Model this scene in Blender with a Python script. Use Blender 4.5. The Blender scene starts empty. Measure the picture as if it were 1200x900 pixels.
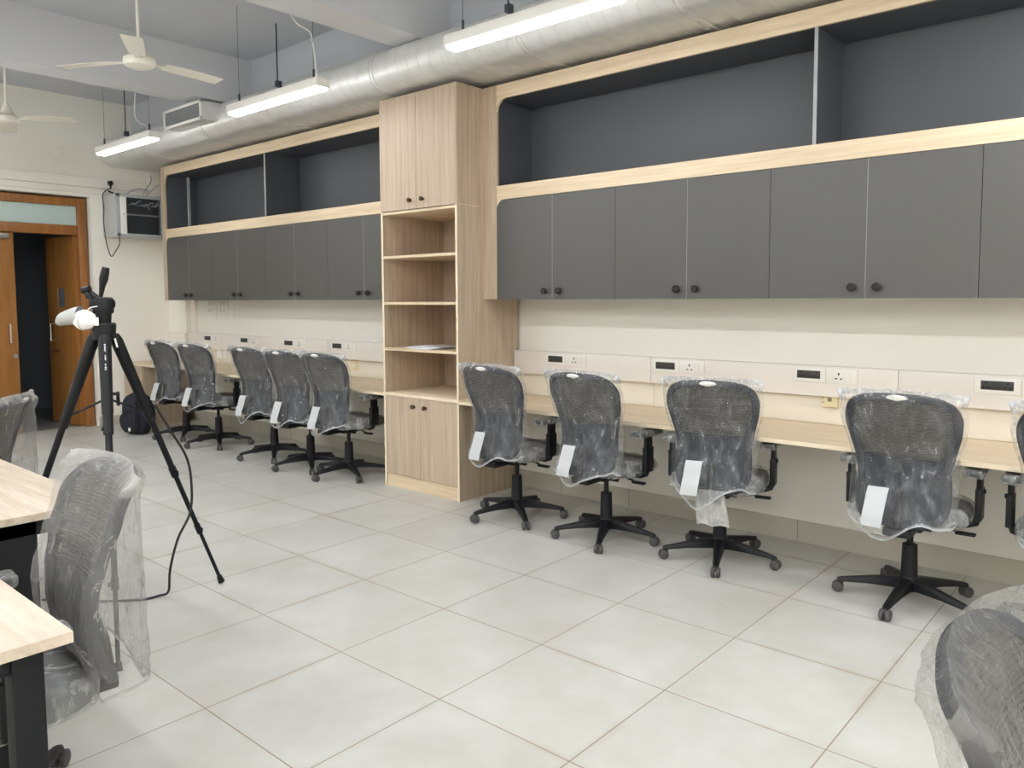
import bpy, bmesh, math, random
from mathutils import Vector, Matrix, noise
random.seed(7)
scene = bpy.context.scene
COL = scene.collection
PI = math.pi

# ------------------------------------------------------------------ materials
def new_mat(name):
    m = bpy.data.materials.new(name); m.use_nodes = True
    nt = m.node_tree
    return m, nt, nt.nodes['Principled BSDF']

def N(nt, typ, **kw):
    n = nt.nodes.new(typ)
    for k, v in kw.items():
        if k in n.inputs: n.inputs[k].default_value = v
        else: setattr(n, k, v)
    return n

def srgb(r, g, b):
    f = lambda c: (c/255/12.92) if c/255 <= .04045 else ((c/255+.055)/1.055)**2.4
    return (f(r), f(g), f(b), 1)

def plain(name, rgb, rough=.5, metal=0, spec=.5, bump=0, bscale=60, vary=0, vscale=3):
    m, nt, p = new_mat(name)
    p.inputs['Base Color'].default_value = srgb(*rgb)
    p.inputs['Roughness'].default_value = rough
    p.inputs['Metallic'].default_value = metal
    p.inputs['Specular IOR Level'].default_value = spec
    tc = N(nt, 'ShaderNodeTexCoord')
    if vary:
        n = N(nt, 'ShaderNodeTexNoise', Scale=vscale, Detail=4.0)
        nt.links.new(tc.outputs['Object'], n.inputs['Vector'])
        r = N(nt, 'ShaderNodeMapRange'); r.inputs['From Min'].default_value = .3; r.inputs['From Max'].default_value = .7
        r.inputs['To Min'].default_value = 1-vary; r.inputs['To Max'].default_value = 1+vary
        nt.links.new(n.outputs['Fac'], r.inputs['Value'])
        mx = N(nt, 'ShaderNodeVectorMath', operation='SCALE')
        mx.inputs[0].default_value = srgb(*rgb)[:3]
        nt.links.new(r.outputs[0], mx.inputs['Scale'])
        nt.links.new(mx.outputs[0], p.inputs['Base Color'])
    if bump:
        n2 = N(nt, 'ShaderNodeTexNoise', Scale=bscale, Detail=3.0)
        nt.links.new(tc.outputs['Object'], n2.inputs['Vector'])
        b = N(nt, 'ShaderNodeBump', Strength=bump, Distance=.01)
        nt.links.new(n2.outputs['Fac'], b.inputs['Height'])
        nt.links.new(b.outputs[0], p.inputs['Normal'])
    return m

def wood(name, dark, light, stretch, rough=.45, fine=1.0):
    """straight-grained laminate; stretch = scale vector (small along the grain)"""
    m, nt, p = new_mat(name)
    tc = N(nt, 'ShaderNodeTexCoord')
    mp = N(nt, 'ShaderNodeMapping'); mp.inputs['Scale'].default_value = stretch
    nt.links.new(tc.outputs['Object'], mp.inputs['Vector'])
    n1 = N(nt, 'ShaderNodeTexNoise', Scale=1.0*fine, Detail=5.0, Roughness=.6, Distortion=.3)
    n2 = N(nt, 'ShaderNodeTexNoise', Scale=4.0*fine, Detail=3.0, Roughness=.6)
    nt.links.new(mp.outputs[0], n1.inputs['Vector']); nt.links.new(mp.outputs[0], n2.inputs['Vector'])
    mx = N(nt, 'ShaderNodeMix'); mx.data_type = 'FLOAT'; mx.inputs[0].default_value = .4
    nt.links.new(n1.outputs['Fac'], mx.inputs[2]); nt.links.new(n2.outputs['Fac'], mx.inputs[3])
    cr = N(nt, 'ShaderNodeValToRGB')
    cr.color_ramp.elements[0].position = .34; cr.color_ramp.elements[0].color = srgb(*dark)
    cr.color_ramp.elements[1].position = .62; cr.color_ramp.elements[1].color = srgb(*light)
    nt.links.new(mx.outputs[0], cr.inputs[0])
    nt.links.new(cr.outputs[0], p.inputs['Base Color'])
    p.inputs['Roughness'].default_value = rough
    return m

OAK_V = wood('oak_laminate_upright', (166,147,126), (194,175,153), (26,26,.9))
OAK_H = wood('oak_laminate_lengthways', (200,178,148), (224,205,176), (.8,22,22))
OAK_TOP = wood('pale_oak_table_top', (178,160,140), (212,197,178), (1.2,16,16))
OAK_EDGE = plain('pale_edge_band', (226,210,184), .45)
DOORWOOD = wood('brown_veneer', (138,92,44), (168,116,62), (9,9,.8), .35)
DOORFRAME = wood('brown_frame_timber', (126,80,36), (160,106,52), (9,9,.8), .4)
CHAR = plain('charcoal_laminate', (80,79,77), .42, vary=.03, vscale=2)
CHAR_IN = plain('charcoal_interior_laminate', (73,75,80), .45, vary=.03, vscale=2)
CHAR_EDGE = plain('grey_edge_band', (158,160,162), .4)
BLACK = plain('black_plastic', (19,20,23), .45, spec=.3, bump=.05, bscale=300)
BLACKM = plain('black_powder_coat', (18,20,23), .5, spec=.28)
KNOBM = plain('black_knob', (12,12,14), .4)
BRONZE = plain('bronze_knob', (78,66,54), .3, metal=.8)
FABRIC = plain('charcoal_upholstery', (35,39,47), .85, bump=.25, bscale=500)
SEATF = plain('grey_seat_upholstery', (84,86,86), .85, bump=.25, bscale=500)
CASTER = plain('dark_caster_rubber', (72,71,70), .5)
WHITE = plain('white_plastic', (240,237,231), .4)
WHITE2 = plain('white_trunking', (236,230,223), .45)
IVORY = plain('ivory_plastic', (226,214,176), .45)
CREAMBOARD = plain('cream_board', (230,222,206), .5)
WALLP = plain('cream_wall_paint', (238,235,226), .8, bump=.04, bscale=40, vary=.02, vscale=.8)
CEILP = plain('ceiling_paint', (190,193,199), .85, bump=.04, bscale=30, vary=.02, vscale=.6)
BEAMP = plain('beam_paint', (206,207,210), .8)
SOCKB = plain('black_socket_module', (58,56,54), .45)
HOLE = plain('socket_hole', (14,14,14), .6)
STEEL = plain('brushed_steel', (196,196,194), .28, metal=.9)
WIRE = plain('steel_wire', (120,122,126), .4, metal=.6)
RODM = plain('threaded_rod', (72,76,84), .5, metal=.5)
FANW = plain('white_fan_enamel', (226,222,210), .35)
RACKM = plain('light_grey_enamel', (188,190,188), .4)
RACKF = plain('grey_enamel_frame', (168,172,174), .4)
DARKDEV = plain('dark_equipment', (44,44,48), .5)
NAVY = plain('navy_nylon', (26,28,40), .8, bump=.3, bscale=400)
CABLE = plain('black_cable', (20,20,22), .5)
CORR = plain('corridor_dark_paint', (122,128,136), .8)
CORRF = plain('corridor_stone', (126,128,126), .35, vary=.12, vscale=4)
PAPER = plain('printed_paper', (224,224,232), .6)
INK = plain('blue_grey_ink', (96,100,130), .6)
MASKW = plain('white_nonwoven', (236,236,234), .9, bump=.1, bscale=200)
MASKG = plain('grey_nonwoven', (176,178,176), .8)
GRILLE_DARK = plain('duct_darkness', (40,40,42), .8)
LETTER = plain('white_lettering', (230,230,230), .6)
LABELM = plain('white_label_film', (190,193,195), .35)

def mat_duct():
    m, nt, p = new_mat('galvanised_sheet')
    tc = N(nt, 'ShaderNodeTexCoord')
    n = N(nt, 'ShaderNodeTexNoise', Scale=9.0, Detail=4.0)
    nt.links.new(tc.outputs['Object'], n.inputs['Vector'])
    cr = N(nt, 'ShaderNodeValToRGB')
    cr.color_ramp.elements[0].position = .3; cr.color_ramp.elements[0].color = srgb(214,214,212)
    cr.color_ramp.elements[1].position = .7; cr.color_ramp.elements[1].color = srgb(226,226,223)
    nt.links.new(n.outputs['Fac'], cr.inputs[0]); nt.links.new(cr.outputs[0], p.inputs['Base Color'])
    p.inputs['Metallic'].default_value = .3; p.inputs['Roughness'].default_value = .34
    n2 = N(nt, 'ShaderNodeTexNoise', Scale=5.0, Detail=2.0)
    nt.links.new(tc.outputs['Object'], n2.inputs['Vector'])
    b = N(nt, 'ShaderNodeBump', Strength=.06, Distance=.01)
    nt.links.new(n2.outputs['Fac'], b.inputs['Height']); nt.links.new(b.outputs[0], p.inputs['Normal'])
    return m
DUCT = mat_duct()

def mat_floor():
    m, nt, p = new_mat('cream_floor_tile')
    tc = N(nt, 'ShaderNodeTexCoord')
    sp = N(nt, 'ShaderNodeSeparateXYZ'); nt.links.new(tc.outputs['Object'], sp.inputs[0])
    def line(out):
        d = N(nt, 'ShaderNodeMath', operation='DIVIDE'); d.inputs[1].default_value = .6; nt.links.new(out, d.inputs[0])
        a = N(nt, 'ShaderNodeMath', operation='ADD'); a.inputs[1].default_value = .5; nt.links.new(d.outputs[0], a.inputs[0])
        fr = N(nt, 'ShaderNodeMath', operation='FRACT'); nt.links.new(a.outputs[0], fr.inputs[0])
        s = N(nt, 'ShaderNodeMath', operation='SUBTRACT'); s.inputs[1].default_value = .5; nt.links.new(fr.outputs[0], s.inputs[0])
        ab = N(nt, 'ShaderNodeMath', operation='ABSOLUTE'); nt.links.new(s.outputs[0], ab.inputs[0])
        fl = N(nt, 'ShaderNodeMath', operation='FLOOR'); nt.links.new(a.outputs[0], fl.inputs[0])
        d2 = N(nt, 'ShaderNodeMath', operation='FLOOR'); nt.links.new(d.outputs[0], d2.inputs[0])
        return ab.outputs[0], d2.outputs[0]
    lx, ix = line(sp.outputs[0]); ly, iy = line(sp.outputs[1])
    mn = N(nt, 'ShaderNodeMath', operation='MINIMUM'); nt.links.new(lx, mn.inputs[0]); nt.links.new(ly, mn.inputs[1])
    g = N(nt, 'ShaderNodeMapRange'); g.inputs['From Min'].default_value = .0028; g.inputs['From Max'].default_value = .0048
    g.inputs['To Min'].default_value = 1; g.inputs['To Max'].default_value = 0
    nt.links.new(mn.outputs[0], g.inputs['Value'])
    # tile tone
    cv = N(nt, 'ShaderNodeCombineXYZ'); nt.links.new(ix, cv.inputs[0]); nt.links.new(iy, cv.inputs[1])
    wn = N(nt, 'ShaderNodeTexWhiteNoise'); nt.links.new(cv.outputs[0], wn.inputs['Vector'])
    n1 = N(nt, 'ShaderNodeTexNoise', Scale=2.2, Detail=7.0, Roughness=.6)
    nt.links.new(tc.outputs['Object'], n1.inputs['Vector'])
    cr = N(nt, 'ShaderNodeValToRGB')
    cr.color_ramp.elements[0].position = .32; cr.color_ramp.elements[0].color = srgb(187,184,176)
    cr.color_ramp.elements[1].position = .66; cr.color_ramp.elements[1].color = srgb(201,201,196)
    nt.links.new(n1.outputs['Fac'], cr.inputs[0])
    wr = N(nt, 'ShaderNodeMapRange'); wr.inputs['To Min'].default_value = .96; wr.inputs['To Max'].default_value = 1.03
    nt.links.new(wn.outputs['Value'], wr.inputs['Value'])
    sc = N(nt, 'ShaderNodeVectorMath', operation='SCALE'); nt.links.new(cr.outputs[0], sc.inputs[0]); nt.links.new(wr.outputs[0], sc.inputs['Scale'])
    # brown grime near some joints
    n3 = N(nt, 'ShaderNodeTexNoise', Scale=1.3, Detail=5.0, Roughness=.65)
    nt.links.new(tc.outputs['Object'], n3.inputs['Vector'])
    r3 = N(nt, 'ShaderNodeMapRange'); r3.inputs['From Min'].default_value = .48; r3.inputs['From Max'].default_value = .72
    nt.links.new(n3.outputs['Fac'], r3.inputs['Value'])
    nd = N(nt, 'ShaderNodeMapRange'); nd.inputs['From Min'].default_value = .0; nd.inputs['From Max'].default_value = .05
    nd.inputs['To Min'].default_value = .55; nd.inputs['To Max'].default_value = 0
    nt.links.new(mn.outputs[0], nd.inputs['Value'])
    st = N(nt, 'ShaderNodeMath', operation='MULTIPLY'); nt.links.new(r3.outputs[0], st.inputs[0]); nt.links.new(nd.outputs[0], st.inputs[1])
    m1 = N(nt, 'ShaderNodeMix'); m1.data_type = 'RGBA'
    nt.links.new(st.outputs[0], m1.inputs[0]); nt.links.new(sc.outputs[0], m1.inputs[6]); m1.inputs[7].default_value = srgb(158,138,108)
    m2 = N(nt, 'ShaderNodeMix'); m2.data_type = 'RGBA'
    nt.links.new(g.outputs[0], m2.inputs[0]); nt.links.new(m1.outputs[2], m2.inputs[6]); m2.inputs[7].default_value = srgb(142,124,106)
    nt.links.new(m2.outputs[2], p.inputs['Base Color'])
    rr = N(nt, 'ShaderNodeMapRange'); rr.inputs['To Min'].default_value = .34; rr.inputs['To Max'].default_value = .5
    nt.links.new(n1.outputs['Fac'], rr.inputs['Value']); nt.links.new(rr.outputs[0], p.inputs['Roughness'])
    p.inputs['Specular IOR Level'].default_value = .35
    return m
FLOOR = mat_floor()

def mat_skirt():
    m, nt, p = new_mat('beige_skirting_tile')
    tc = N(nt, 'ShaderNodeTexCoord'); sp = N(nt, 'ShaderNodeSeparateXYZ'); nt.links.new(tc.outputs['Object'], sp.inputs[0])
    s = N(nt, 'ShaderNodeMath', operation='ADD'); nt.links.new(sp.outputs[0], s.inputs[0]); nt.links.new(sp.outputs[1], s.inputs[1])
    d = N(nt, 'ShaderNodeMath', operation='DIVIDE'); d.inputs[1].default_value = .6; nt.links.new(s.outputs[0], d.inputs[0])
    f = N(nt, 'ShaderNodeMath', operation='FRACT'); nt.links.new(d.outputs[0], f.inputs[0])
    c = N(nt, 'ShaderNodeMath', operation='LESS_THAN'); c.inputs[1].default_value = .008; nt.links.new(f.outputs[0], c.inputs[0])
    mx = N(nt, 'ShaderNodeMix'); mx.data_type = 'RGBA'; nt.links.new(c.outputs[0], mx.inputs[0])
    mx.inputs[6].default_value = srgb(188,182,168); mx.inputs[7].default_value = srgb(140,126,106)
    nt.links.new(mx.outputs[2], p.inputs['Base Color']); p.inputs['Roughness'].default_value = .45
    return m
SKIRT = mat_skirt()

def mat_film(name, base, gain, tint, rough=.3):
    """clear packing film: see-through, with milky creases and glint streaks painted into the colour (point attribute 'haze' = doubled film, folds and seams)"""
    m = bpy.data.materials.new(name); m.use_nodes = True
    nt = m.node_tree; nt.nodes.clear()
    out = N(nt, 'ShaderNodeOutputMaterial')
    at = N(nt, 'ShaderNodeAttribute'); at.attribute_name = 'haze'
    tc = N(nt, 'ShaderNodeTexCoord')
    mp = N(nt, 'ShaderNodeMapping'); mp.inputs['Scale'].default_value = (16, 16, 5)
    nt.links.new(tc.outputs['Object'], mp.inputs['Vector'])
    n = N(nt, 'ShaderNodeTexNoise', Scale=1.0, Detail=5.0, Roughness=.65, Distortion=1.2)
    nt.links.new(mp.outputs[0], n.inputs['Vector'])
    pw = N(nt, 'ShaderNodeMapRange'); pw.inputs['From Min'].default_value = .47; pw.inputs['From Max'].default_value = .74
    pw.inputs['To Min'].default_value = 0; pw.inputs['To Max'].default_value = gain*.55
    nt.links.new(n.outputs['Fac'], pw.inputs['Value'])
    cm = N(nt, 'ShaderNodeMapping'); cm.inputs['Scale'].default_value = (15, 15, 5); cm.inputs['Rotation'].default_value = (.2, .5, .1)
    nt.links.new(tc.outputs['Object'], cm.inputs['Vector'])
    cn = N(nt, 'ShaderNodeTexNoise', Scale=1.0, Detail=3.0, Roughness=.55, Distortion=.9); nt.links.new(cm.outputs[0], cn.inputs['Vector'])
    cs = N(nt, 'ShaderNodeMath', operation='SUBTRACT'); cs.inputs[1].default_value = .5; nt.links.new(cn.outputs['Fac'], cs.inputs[0])
    ca = N(nt, 'ShaderNodeMath', operation='ABSOLUTE'); nt.links.new(cs.outputs[0], ca.inputs[0])
    cl = N(nt, 'ShaderNodeMapRange'); cl.inputs['From Min'].default_value = 0; cl.inputs['From Max'].default_value = .016
    cl.inputs['To Min'].default_value = 1; cl.inputs['To Max'].default_value = 0; nt.links.new(ca.outputs[0], cl.inputs['Value'])
    ck = N(nt, 'ShaderNodeMath', operation='MULTIPLY'); nt.links.new(cl.outputs[0], ck.inputs[0]); nt.links.new(pw.outputs[0], ck.inputs[1])  # thin pale lines: glints along the folds, painted in as extra milkiness
    cw_ = N(nt, 'ShaderNodeMath', operation='MULTIPLY_ADD'); cw_.inputs[1].default_value = 2.2; nt.links.new(ck.outputs[0], cw_.inputs[0]); nt.links.new(pw.outputs[0], cw_.inputs[2])
    mu = N(nt, 'ShaderNodeMath', operation='MULTIPLY'); mu.inputs[1].default_value = gain; nt.links.new(at.outputs['Fac'], mu.inputs[0])
    a1 = N(nt, 'ShaderNodeMath', operation='ADD'); nt.links.new(mu.outputs[0], a1.inputs[0]); nt.links.new(cw_.outputs[0], a1.inputs[1])
    a2 = N(nt, 'ShaderNodeMath', operation='ADD', use_clamp=True); nt.links.new(a1.outputs[0], a2.inputs[0]); a2.inputs[1].default_value = base
    tr = N(nt, 'ShaderNodeBsdfTransparent'); tr.inputs[0].default_value = (.97, .97, .97, 1)
    df = N(nt, 'ShaderNodeBsdfDiffuse'); df.inputs[0].default_value = tint
    tl = N(nt, 'ShaderNodeBsdfTranslucent'); tl.inputs[0].default_value = tint
    md = N(nt, 'ShaderNodeMixShader'); md.inputs[0].default_value = .35
    nt.links.new(df.outputs[0], md.inputs[1]); nt.links.new(tl.outputs[0], md.inputs[2])
    m1 = N(nt, 'ShaderNodeMixShader'); nt.links.new(a2.outputs[0], m1.inputs[0])
    nt.links.new(tr.outputs[0], m1.inputs[1]); nt.links.new(md.outputs[0], m1.inputs[2])
    gl = N(nt, 'ShaderNodeBsdfGlossy'); gl.inputs['Roughness'].default_value = rough; gl.inputs[0].default_value = (1, 1, 1, 1)
    n2 = N(nt, 'ShaderNodeTexNoise', Scale=20.0, Detail=4.0, Distortion=1.6)
    nt.links.new(tc.outputs['Object'], n2.inputs['Vector'])
    b = N(nt, 'ShaderNodeBump', Strength=.7, Distance=.02); nt.links.new(n2.outputs['Fac'], b.inputs['Height'])
    nt.links.new(b.outputs[0], gl.inputs['Normal'])
    lw = N(nt, 'ShaderNodeLayerWeight', Blend=.5); nt.links.new(b.outputs[0], lw.inputs['Normal'])
    p4 = N(nt, 'ShaderNodeMath', operation='POWER'); p4.inputs[1].default_value = 4.0; nt.links.new(lw.outputs['Facing'], p4.inputs[0])
    fr = N(nt, 'ShaderNodeMath', operation='MULTIPLY_ADD'); fr.inputs[1].default_value = .26; fr.inputs[2].default_value = .032; nt.links.new(p4.outputs[0], fr.inputs[0])
    m2 = N(nt, 'ShaderNodeMixShader'); nt.links.new(fr.outputs[0], m2.inputs[0])
    nt.links.new(m1.outputs[0], m2.inputs[1]); nt.links.new(gl.outputs[0], m2.inputs[2])
    nt.links.new(m2.outputs[0], out.inputs[0])
    return m
FILM = mat_film('clear_packing_film', .012, .46, (.66,.68,.70,1), .14)
FILM_SEAT = mat_film('clear_seat_film', .16, .6, (.74,.74,.72,1), .2)
FILM_LOOSE = mat_film('loose_packing_film', .03, .26, (.30,.29,.27,1), .3)
FILM_THICK = mat_film('milky_packing_film', .15, .42, (.52,.51,.49,1), .2)

def mat_mesh():
    m = bpy.data.materials.new('ribbed_back_mesh'); m.use_nodes = True
    nt = m.node_tree; p = nt.nodes['Principled BSDF']; out = nt.nodes['Material Output']
    p.inputs['Base Color'].default_value = srgb(60,59,58); p.inputs['Roughness'].default_value = .7
    tc = N(nt, 'ShaderNodeTexCoord'); sp = N(nt, 'ShaderNodeSeparateXYZ'); nt.links.new(tc.outputs['Object'], sp.inputs[0])
    d = N(nt, 'ShaderNodeMath', operation='DIVIDE'); d.inputs[1].default_value = .0105; nt.links.new(sp.outputs[2], d.inputs[0])
    f = N(nt, 'ShaderNodeMath', operation='FRACT'); nt.links.new(d.outputs[0], f.inputs[0])
    c = N(nt, 'ShaderNodeMath', operation='LESS_THAN'); c.inputs[1].default_value = .58; nt.links.new(f.outputs[0], c.inputs[0])
    mr = N(nt, 'ShaderNodeMapRange'); mr.inputs['To Min'].default_value = .74; mr.inputs['To Max'].default_value = .97
    nt.links.new(c.outputs[0], mr.inputs['Value'])
    tr = N(nt, 'ShaderNodeBsdfTransparent')
    mx = N(nt, 'ShaderNodeMixShader'); nt.links.new(mr.outputs[0], mx.inputs[0])
    nt.links.new(tr.outputs[0], mx.inputs[1]); nt.links.new(p.outputs[0], mx.inputs[2]); nt.links.new(mx.outputs[0], out.inputs[0])
    return m
MESH = mat_mesh()

def mat_emit(name, col, s):
    m = bpy.data.materials.new(name); m.use_nodes = True
    nt = m.node_tree; nt.nodes.clear()
    e = N(nt, 'ShaderNodeEmission'); e.inputs[0].default_value = (*col, 1); e.inputs[1].default_value = s
    o = N(nt, 'ShaderNodeOutputMaterial'); nt.links.new(e.outputs[0], o.inputs[0])
    return m
LAMP = mat_emit('lamp_diffuser', (.965, .985, 1.0), 28.0)
LAMP_NEW = mat_emit('brighter_lamp_diffuser', (.965, .985, 1.0), 80.0)

def mat_glass(name, rgb, fac, rough=.05):
    m = bpy.data.materials.new(name); m.use_nodes = True
    nt = m.node_tree; p = nt.nodes['Principled BSDF']; out = nt.nodes['Material Output']
    p.inputs['Base Color'].default_value = srgb(*rgb); p.inputs['Roughness'].default_value = rough
    tr = N(nt, 'ShaderNodeBsdfTransparent'); mx = N(nt, 'ShaderNodeMixShader'); mx.inputs[0].default_value = fac
    nt.links.new(tr.outputs[0], mx.inputs[1]); nt.links.new(p.outputs[0], mx.inputs[2]); nt.links.new(mx.outputs[0], out.inputs[0])
    return m
GLASS = mat_glass('cabinet_glass', (60,66,70), .35)
FROST = plain('frosted_glass', (186,204,200), .35)

# ------------------------------------------------------------------ mesh builder
WLOC = {}
class B:
    def __init__(s): s.bm = bmesh.new()
    def _join(s, b2):
        me = bpy.data.meshes.new('tmp'); b2.to_mesh(me); b2.free(); s.bm.from_mesh(me); bpy.data.meshes.remove(me)
    def box(s, x0, x1, y0, y1, z0, z1, bev=0, seg=2, M=None):
        b = bmesh.new(); bmesh.ops.create_cube(b, size=1)
        for v in b.verts:
            v.co = Vector(((x0+x1)/2+v.co.x*(x1-x0), (y0+y1)/2+v.co.y*(y1-y0), (z0+z1)/2+v.co.z*(z1-z0)))
        if bev: bmesh.ops.bevel(b, geom=b.edges[:], offset=bev, segments=seg, affect='EDGES', profile=.5)
        if M is not None: bmesh.ops.transform(b, matrix=M, verts=b.verts)
        s._join(b); return s
    def cyl(s, p0, p1, r0, r1=None, seg=16, caps=True):
        r1 = r0 if r1 is None else r1
        p0 = Vector(p0); p1 = Vector(p1); d = p1-p0
        b = bmesh.new()
        bmesh.ops.create_cone(b, cap_ends=caps, segments=seg, radius1=r0, radius2=r1, depth=d.length)
        q = Vector((0,0,1)).rotation_difference(d.normalized())
        bmesh.ops.transform(b, matrix=Matrix.Translation((p0+p1)/2) @ q.to_matrix().to_4x4(), verts=b.verts)
        s._join(b); return s
    def sphere(s, c, r, sx=1, sy=1, sz=1, seg=16):
        b = bmesh.new(); bmesh.ops.create_uvsphere(b, u_segments=seg, v_segments=max(8, seg//2), radius=r)
        for v in b.verts: v.co = Vector((c[0]+v.co.x*sx, c[1]+v.co.y*sy, c[2]+v.co.z*sz))
        s._join(b); return s
    def tube(s, pts, r, seg=8):
        pts = [Vector(p) for p in pts]; rs = r if isinstance(r, (list, tuple)) else [r]*len(pts)
        rings = []; up = Vector((0,0,1))
        prev = None
        for i, p in enumerate(pts):
            t = (pts[min(i+1, len(pts)-1)]-pts[max(i-1, 0)]).normalized()
            if prev is None:
                a = up if abs(t.dot(up)) < .9 else Vector((1,0,0))
                n = t.cross(a).normalized()
            else:
                n = (prev - t*prev.dot(t)).normalized()
            prev = n; bn = t.cross(n)
            rings.append([s.bm.verts.new(p+(n*math.cos(k*2*PI/seg)+bn*math.sin(k*2*PI/seg))*rs[i]) for k in range(seg)])
        for a, b in zip(rings, rings[1:]):
            for k in range(seg): s.bm.faces.new((a[k], a[(k+1) % seg], b[(k+1) % seg], b[k]))
        s.bm.faces.new(rings[0][::-1]); s.bm.faces.new(rings[-1]); return s
    def lathe(s, prof, c=(0,0,0), seg=24, M=None):
        rings = []; M = M or Matrix()
        for r, z in prof:
            rings.append([s.bm.verts.new(M @ Vector((c[0]+max(r,1e-4)*math.cos(k*2*PI/seg), c[1]+max(r,1e-4)*math.sin(k*2*PI/seg), c[2]+z))) for k in range(seg)])
        for a, b in zip(rings, rings[1:]):
            for k in range(seg): s.bm.faces.new((a[k], a[(k+1) % seg], b[(k+1) % seg], b[k]))
        s.bm.faces.new(rings[0][::-1]); s.bm.faces.new(rings[-1]); return s
    def prism(s, pts, a0, a1, axis='y'):
        """pts: outline in the two other axes, extruded along axis from a0 to a1"""
        f = {'y': lambda p, a: (p[0], a, p[1]), 'x': lambda p, a: (a, p[0], p[1]), 'z': lambda p, a: (p[0], p[1], a)}[axis]
        v0 = [s.bm.verts.new(f(p, a0)) for p in pts]; v1 = [s.bm.verts.new(f(p, a1)) for p in pts]
        n = len(pts)
        s.bm.faces.new(v0); s.bm.faces.new(v1[::-1])
        for k in range(n): s.bm.faces.new((v0[k], v1[k], v1[(k+1) % n], v0[(k+1) % n]))
        return s
    def loft(s, rings, close=True, cap=True):
        R = [[s.bm.verts.new(p) for p in r] for r in rings]
        n = len(R[0])
        for a, b in zip(R, R[1:]):
            for k in range(n if close else n-1): s.bm.faces.new((a[k], a[(k+1) % n], b[(k+1) % n], b[k]))
        if cap and close: s.bm.faces.new(R[0][::-1]); s.bm.faces.new(R[-1])
        return s
    def make(s, name, mat, parent=None, smooth=True, origin=None):
        bmesh.ops.recalc_face_normals(s.bm, faces=s.bm.faces[:])
        if origin is None: origin = WLOC.get(parent.name, Vector()) if parent else Vector()
        origin = Vector(origin)
        for v in s.bm.verts: v.co -= origin
        me = bpy.data.meshes.new(name)
        s.bm.to_mesh(me); s.bm.free()
        me.materials.append(mat)
        if smooth:
            me.polygons.foreach_set('use_smooth', [True]*len(me.polygons))
            me.set_sharp_from_angle(angle=math.radians(38))
        o = bpy.data.objects.new(name, me); COL.objects.link(o)
        if parent: o.parent = parent
        else: o.location = origin
        WLOC[o.name] = origin
        return o

def tag(o, label=None, cat=None, group=None, kind=None):
    if label: o['label'] = label
    if cat: o['category'] = cat
    if group: o['group'] = group
    if kind: o['kind'] = kind
    return o

def thing(name, label, cat, loc=(0,0,0), rz=0, group=None):
    o = bpy.data.objects.new(name, None); COL.objects.link(o)
    o.location = loc; o.rotation_euler = (0,0,rz); o.empty_display_size = .1
    WLOC[o.name] = Vector(loc)
    return tag(o, label, cat, group)

def local(o):            # parts of this thing are written in its own coordinates
    WLOC[o.name] = Vector((0,0,0)); return o

def struct(name, b, mat, parent=None, smooth=False):
    o = b.make(name, mat, parent, smooth)
    if not parent: o['kind'] = 'structure'
    return o

def copy_tree(o, parent=None):
    c = o.copy(); COL.objects.link(c); c.parent = parent
    for ch in list(o.children): copy_tree(ch, c)
    return c

# ------------------------------------------------------------------ measured room
XL, XR, YB, YF, ZC = -7.0, 5.2, 2.724, -5.4, 3.78
YU, YT = 2.312, 2.04          # fronts of wall cabinets and of the tall cabinet
ZB, ZD, ZR, ZO, ZT = 1.473, 2.187, 2.288, 2.90, 3.0
ZDESK = .738

struct('floor', B().box(XL-.2, XR+.2, YF-.2, YB+.2, -.1, 0), FLOOR)
struct('ceiling', B().box(XL-.2, XR+.2, YF-.2, YB+.2, ZC, ZC+.1), CEILP)
struct('wall_back', B().box(XL-.2, XR+.2, YB, YB+.2, 0, ZC), WALLP)
struct('wall_front', B().box(XL-.2, XR+.2, YF-.2, YF, 0, ZC), WALLP)
struct('wall_right', B().box(XR, XR+.2, YF, YB, 0, ZC), WALLP)
DY0, DY1, DZ = .16, 1.755, 2.665        # rough opening of the door
wl = B().box(XL-.2, XL, DY1, YB, 0, ZC).box(XL-.2, XL, YF, DY0, 0, ZC).box(XL-.2, XL, DY0, DY1, DZ, ZC)
struct('wall_left', wl, WALLP)
for i, (a, b) in enumerate(((-4.62,-4.34), (-1.90,-1.595), (1.10,1.40), (4.05,4.35))):
    struct('beam_%d' % (i+1), B().box(a, b, YF, YB, 3.34, ZC+.01), BEAMP)
struct('beam_5', B().box(XL, XR, 2.26, YB, 3.40, ZC+.01), CEILP)
struct('baseboard_back', B().box(XL, XR, YB-.014, YB, 0, .13), SKIRT)
struct('baseboard_left', B().box(XL, XL+.014, DY1, YB, 0, .11).box(XL, XL+.014, YF, DY0, 0, .11), SKIRT)
struct('column_corner', B().box(XL, -6.56, 2.63, YB, .13, ZC), WALLP)
# trunking strips over the door
struct('trim_1', B().box(XL, XL+.03, YF, 2.40, 2.775, 2.885, .004), WHITE2)
struct('trim_2', B().box(XL, XL+.022, YF, 1.92, 2.70, 2.762, .004), WHITE2)
struct('trim_3', B().box(-6.60, -6.46, 2.69, YB, ZDESK, 2.4, .004), WHITE2)

# corridor behind the door
struct('floor_corridor', B().box(-10.2, XL-.2, -1.2, 3.6, -.1, 0), CORRF)
cw = B().box(-10.3, -10.2, -1.2, 3.6, 0, 2.9).box(-10.3, XL-.2, 3.6, 3.7, 0, 2.9).box(-10.3, XL-.2, -1.3, -1.2, 0, 2.9)
cw.box(-10.2, -9.3, 1.35, 2.4, 0, 2.9)
struct('wall_corridor', cw, CORR)
struct('ceiling_corridor', B().box(-10.3, XL-.2, -1.3, 3.7, 2.9, 3.0), CORR)

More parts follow.
